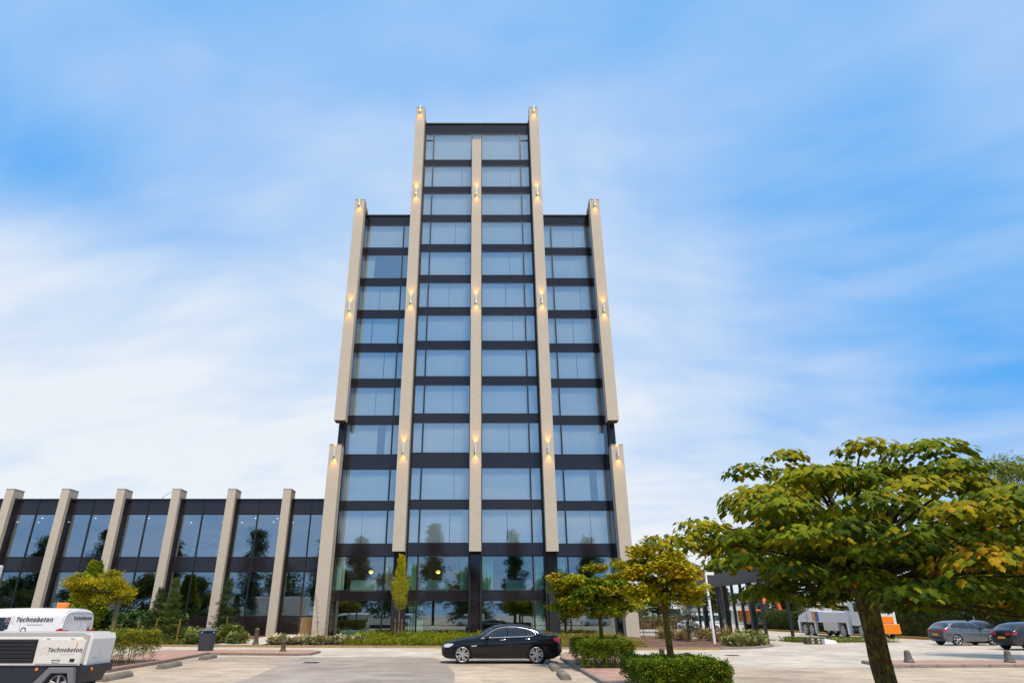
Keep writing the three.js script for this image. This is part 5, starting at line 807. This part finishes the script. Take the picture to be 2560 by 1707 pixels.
// ---------------------------------------------------------------- far background on the right
function bigTree(name, label, pos, seed, o) {
  const t = thing(name, label, 'tree', pos, 0, o.group), r = seeded(seed);
  part(t, 'trunk', limb([[0, -0.1, 0, o.tr], [0, o.h * 0.3, 0, o.tr * 0.8], [0.1, o.h * 0.75, 0, o.tr * 0.25]], 8, 7), o.bark ?? M.bark);
  const it = [], B = []; for (let k = 0; k < o.clumps; k++) { const f = r(), y = lerp(o.y0, o.h, f), a = r() * 6.283, w = o.cone ? o.w * (0.12 + 0.88 * Math.pow(1 - f, 0.75)) * (0.75 + 0.35 * Math.sin(f * 23 + k)) : o.w * Math.pow(Math.sin(Math.PI * clamp(o.sh + (1 - o.sh) * f * 0.98 + 0.01)), 0.75), q = w * Math.sqrt(0.1 + 0.9 * r()); const c = [Math.cos(a) * q, y, Math.sin(a) * q], cr = o.cr * (0.7 + 0.6 * r()), base = pick(r, o.cols); if (k % 3 === 0) B.push(limb([[0, y * 0.75, 0, o.tr * 0.22], [c[0], y, c[2], 0.01]], 3, 4)); for (let m = 0; m < o.per; m++) { const u = r() * 6.28, v = Math.acos(2 * r() - 1), e = cr * Math.cbrt(r()); it.push({ p: [c[0] + e * Math.sin(v) * Math.cos(u) * 1.15, y + e * Math.cos(v) * 0.75 - (o.droop ?? 0) * e, c[2] + e * Math.sin(v) * Math.sin(u) * 1.15], yaw: r() * 6.28, pitch: (r() - 0.5) * 1.4 - (o.droop ?? 0), roll: (r() - 0.5), s: o.ls * (0.7 + 0.6 * r()), c: vary(r, base, 0.4) }); } }
  if (B.length) part(t, 'limbs', merge(B), o.bark ?? M.bark); foliage(t, 'crown', o.geo ?? SPRAY.far, it); return t;
}
const DG = [[0.055, 0.085, 0.02], [0.08, 0.115, 0.022], [0.04, 0.065, 0.02]], LG = [[0.14, 0.17, 0.035], [0.18, 0.20, 0.04], [0.10, 0.13, 0.03]];
bigTree('willow_tree', 'light fine leaved tree showing behind the maple at right', [25.6, 0.1, -30.5], 101, { h: 8.6, y0: 2.2, w: 2.7, sh: 0.1, tr: 0.16, clumps: 100, per: 22, cr: 0.6, ls: 0.24, cols: [[0.22, 0.27, 0.03], [0.28, 0.31, 0.04], [0.16, 0.21, 0.03]], geo: SPRAY.fine });
{
  const spots = [[22, 104, 5.2, 2.6, LG, 'grey green tree left of the far minivan'], [31, 120, 7, 3.2, DG, 'dark tree behind the minivan roof'], [36.5, 112, 5.8, 2.8, LG, 'pale tree seen through the post screen'], [29.5, 86, 7.4, 2.0, LG, 'thin street tree beyond the post screen'], [43, 98, 7.6, 3.4, DG, 'dark tree behind the orange machine'], [50, 92, 8, 3.8, DG, 'broad dark tree right of the beige house'], [56, 84, 7.6, 3.8, DG, 'dark tree behind the lorry cab'], [52, 70, 7, 3.4, DG, 'dark tree behind the blue sign'], [50, 58, 6.4, 3.2, LG, 'pale tree behind the silver crossover'], [55, 50, 7, 3.6, DG, 'dark tree behind the dark blue crossover'], [17, 112, 6, 3, LG, 'hazy tree just right of the tower pier'], [26, 130, 7, 3.6, DG, 'far dark tree right of the tower']];
  spots.forEach(([x, d, h, w, cols, label], i) => bigTree('background_tree', label, [x, 0, -d], 120 + i, { h, y0: h * 0.3, w, sh: 0.12, tr: 0.18, clumps: 34, per: 18, cr: w * 0.33, ls: 0.5, cols, group: 'trees beyond the road' }));
  const hr = seeded(140);
  const farHedge = (label, x0, x1, d0, d1, h, n, cols) => { const t = thing('boundary_hedge', label, 'hedge', [(x0 + x1) / 2, 0, -(d0 + d1) / 2], 0, 'dense hedges along the road'); const w = Math.abs(x1 - x0) / 2, dd = Math.abs(d1 - d0) / 2, it = []; part(t, 'core', rbox(w * 2 * 0.9, h * 0.86, dd * 2 * 0.96, 0.1, 0, h * 0.43, 0), M.twig); for (let k = 0; k < n; k++) { let x = (hr() * 2 - 1) * w, z = (hr() * 2 - 1) * dd, y = h * hr(); const q = hr(); if (q < 0.35) y = h * (0.94 + 0.12 * hr()); else if (q < 0.75) x = -w * (1 + 0.05 * hr()); else z = dd * (1 + 0.05 * hr()); it.push({ p: [x, y + 0.1 * noise3(x, z, 3), z], yaw: hr() * 6.28, pitch: (hr() - 0.5) * 2, roll: (hr() - 0.5) * 2, s: 0.3 * (0.7 + 0.6 * hr()), c: vary(hr, pick(hr, cols), 0.4) }); } foliage(t, 'leaves', SPRAY.hedge, it); };
  farHedge('dark hedge along the far road edge left of the lorry', 36, 37.6, 66, 92, 2.0, 2600, [[0.045, 0.075, 0.02], [0.07, 0.10, 0.02]]); farHedge('dark hedge along the far road edge behind the parked cars', 37.5, 39.2, 40, 65.5, 2.4, 3600, [[0.05, 0.09, 0.02], [0.09, 0.13, 0.025]]); farHedge('low hedge behind the white minivan', 14, 33.5, 94, 96, 1.5, 1800, [[0.07, 0.10, 0.03], [0.10, 0.13, 0.035]]);
  const far = []; for (let k = 0; k < 3600; k++) { const x = -160 + 420 * hr(), d = 175 + 40 * hr(); far.push({ p: [x, (3.2 + 2.6 * noise3(x * 0.05, d * 0.03, 1)) * Math.sqrt(hr()), -d], yaw: hr() * 6.28, pitch: (hr() - 0.5) * 2, s: 1.3 + hr(), c: vary(hr, pick(hr, DG.concat(LG)), 0.3) }); }
  const g = new THREE.Group(); g.name = 'distant_wood'; g.userData = { kind: 'stuff', label: 'distant belt of trees along the horizon', category: 'wood' }; scene.add(g); foliage(g, 'crowns', SPRAY.far, far);
}
function shed(name, label, pos, w, h, d, wall, roof, doors) { const o = thing(name, label, 'building', pos, 0); part(o, 'wall', bx(w, h, d, 0, h / 2, 0), wall); const s = new THREE.Shape([[-w / 2 - 0.3, 0], [w / 2 + 0.3, 0], [w / 2, roof.h], [-w / 2, roof.h]].map((p) => new THREE.Vector2(...p))); part(o, 'roof', new THREE.ExtrudeGeometry(s, { depth: d + 0.4, bevelEnabled: false }).translate(0, h + 0.003, -d / 2 - 0.2), roof.m); for (let k = 0; k < doors; k++) { const x = lerp(-w / 2, w / 2, (k + 0.5) / doors), q = part(o, 'window', bx(w / doors * 0.5, h * 0.32, 0.06, x, h * 0.55, d / 2 + 0.03), M.frame); part(q, 'pane', bx(w / doors * 0.44, h * 0.27, 0.02, x, h * 0.55, d / 2 + 0.07), M.carGlass); } return o; }
shed('warehouse', 'long low white warehouse on the horizon behind the minivan', [40, 0, -150], 60, 4.2, 14, M.whitePost, { h: 0.6, m: M.offWhite }, 9); shed('warehouse', 'low pale shed seen through the post screen', [37.5, 0, -104], 10, 3.4, 6, M.offWhite, { h: 0.5, m: M.steel }, 4);
shed('small_house', 'small beige house with orange roof left of the lorry', [47.5, 0, -101], 6.5, 3.4, 6, std([0.66, 0.56, 0.42], 0.9), { h: 0.9, m: std([0.62, 0.20, 0.07], 0.8) }, 3);
shed('warehouse', 'white warehouse corner at the far right edge', [72, 0, -78], 22, 5.5, 12, M.whitePost, { h: 0.6, m: M.offWhite }, 5);
{ const o = thing('orange_excavator', 'orange machine with raised arm beyond the far hedge', 'excavator', [36.8, 0, -91], 0.3), om = std([0.80, 0.15, 0.025], 0.5); for (const s of [-1, 1]) part(o, 'track', rbox(3.2, 0.8, 0.5, 0.2, 0, 0.4, s * 0.9), M.rubber); part(o, 'upper_body', rbox(2.8, 1.5, 2.0, 0.15, -0.4, 1.7, 0), om); part(o, 'cab', rbox(1.2, 1.6, 1.0, 0.1, 0.7, 2.4, 0.5), M.carGlass); part(o, 'counterweight', rbox(1.0, 1.4, 2.1, 0.15, -1.9, 1.7, 0), om); part(o, 'boom', limb([[0.6, 1.8, -0.3, 0.35], [1.8, 3.9, -0.3, 0.3], [3.6, 4.2, -0.3, 0.24]], 8, 6), om); part(o, 'arm', limb([[3.5, 4.3, -0.3, 0.26], [3.9, 2.6, -0.3, 0.26], [4.0, 1.0, -0.3, 0.2]], 6, 6), om); part(o, 'bucket', rbox(0.9, 0.8, 1.0, 0.1, 4.0, 0.7, -0.3), M.darkSteel); }
{ const o = thing('blue_sign', 'small blue road sign behind the parked cars', 'sign', [37.0, 0, -51.5], -0.6); part(o, 'pole', cyl(0.035, 0.035, 2.2, 0, 0, 0, 10), M.steel); const m = part(o, 'panel', rbox(1.1, 0.8, 0.03, 0.012, 0, 2.15, 0.05), std([0.02, 0.16, 0.55], 0.4)); part(m, 'symbol', rot(bx(0.12, 0.5, 0.012), 0, 0, 0.7).translate(0, 2.15, 0.072), M.whitePost); }

// ---------------------------------------------------------------- what stands behind the photographer and shows in the glass
{
  const mk = (cols, seed, h, w) => ({ h, y0: h * 0.16, w, sh: 0.14, tr: 0.3, clumps: 120, per: 11, cr: w * 0.21, ls: 0.46, cols, cone: true });
  const X = [-63, -47, -33, -24.5, -9.5, 6.5, 22, 39, -78, -92, -106];
  X.forEach((x, i) => bigTree('tall_tree', ['tall dark tree mirrored at the left end of the wing glass', 'tall tree mirrored in the wing glass behind the van', 'tall tree mirrored in the middle of the wing', 'tall tree mirrored in the left tower bay', 'tall tree mirrored in the inner left tower bay', 'tall tree mirrored in the inner right tower bay', 'tall tree mirrored in the right tower bay', 'tall tree beyond the parking lot behind the right bays', 'tall tree mirrored in the wing bay behind the golden tree', 'tall tree mirrored in the wing bay above the van', 'tall tree mirrored at the outermost wing bay'][i], [x, 0, 30 + (i * 7) % 5], 200 + i, { ...mk(DG, 200 + i, 15.5 + (i * 37 % 10) * 0.38, 3.4 + (i * 13 % 5) * 0.35), group: 'tall trees behind the parking lot' }));
  [-55, -40, -29, -17, -2, 14, 31, -68, -80, -93, -106].forEach((x, i) => bigTree('low_tree', ['low bushy tree mirrored far left', 'low bushy tree mirrored left of the van', 'low bushy tree mirrored beside the golden tree', 'low bushy tree mirrored by the short left pier', 'low bushy tree mirrored by the centre column', 'low bushy tree mirrored near the right column', 'low bushy tree mirrored at the far right', 'low bushy tree mirrored right of the spruces', 'low bushy tree mirrored behind the spruces', 'low bushy tree mirrored behind the golden tree', 'low bushy tree mirrored above the compressor'][i], [x, 0, 26 + (i * 5) % 6], 230 + i, { h: 7.5 + (i * 29 % 10) * 0.3, y0: 0.6, w: 4.6, sh: 0.3, tr: 0.2, clumps: 44, per: 22, cr: 1.5, ls: 0.6, cols: [[0.06, 0.10, 0.02], [0.09, 0.12, 0.02], [0.15, 0.15, 0.02]], group: 'low trees behind the parking lot' }));
  for (const [x, z, t, paint, label] of [[-14, 16, 0.2, M.paintWhite, 'white panel van mirrored in the ground floor glass'], [-2, 18, 0.1, M.paintWhite, 'second white panel van mirrored left of the black car'], [20, 17, 0, M.paintWhite, 'white panel van mirrored in the right ground floor glass'], [-30, 17, 0, M.paintWhite, 'white panel van mirrored in the wing base']]) { const v = copyOf(mini, [x, Y1, z], t, label); v.userData.group = 'vans behind the photographer'; }
}
renderer.render(scene, camera);
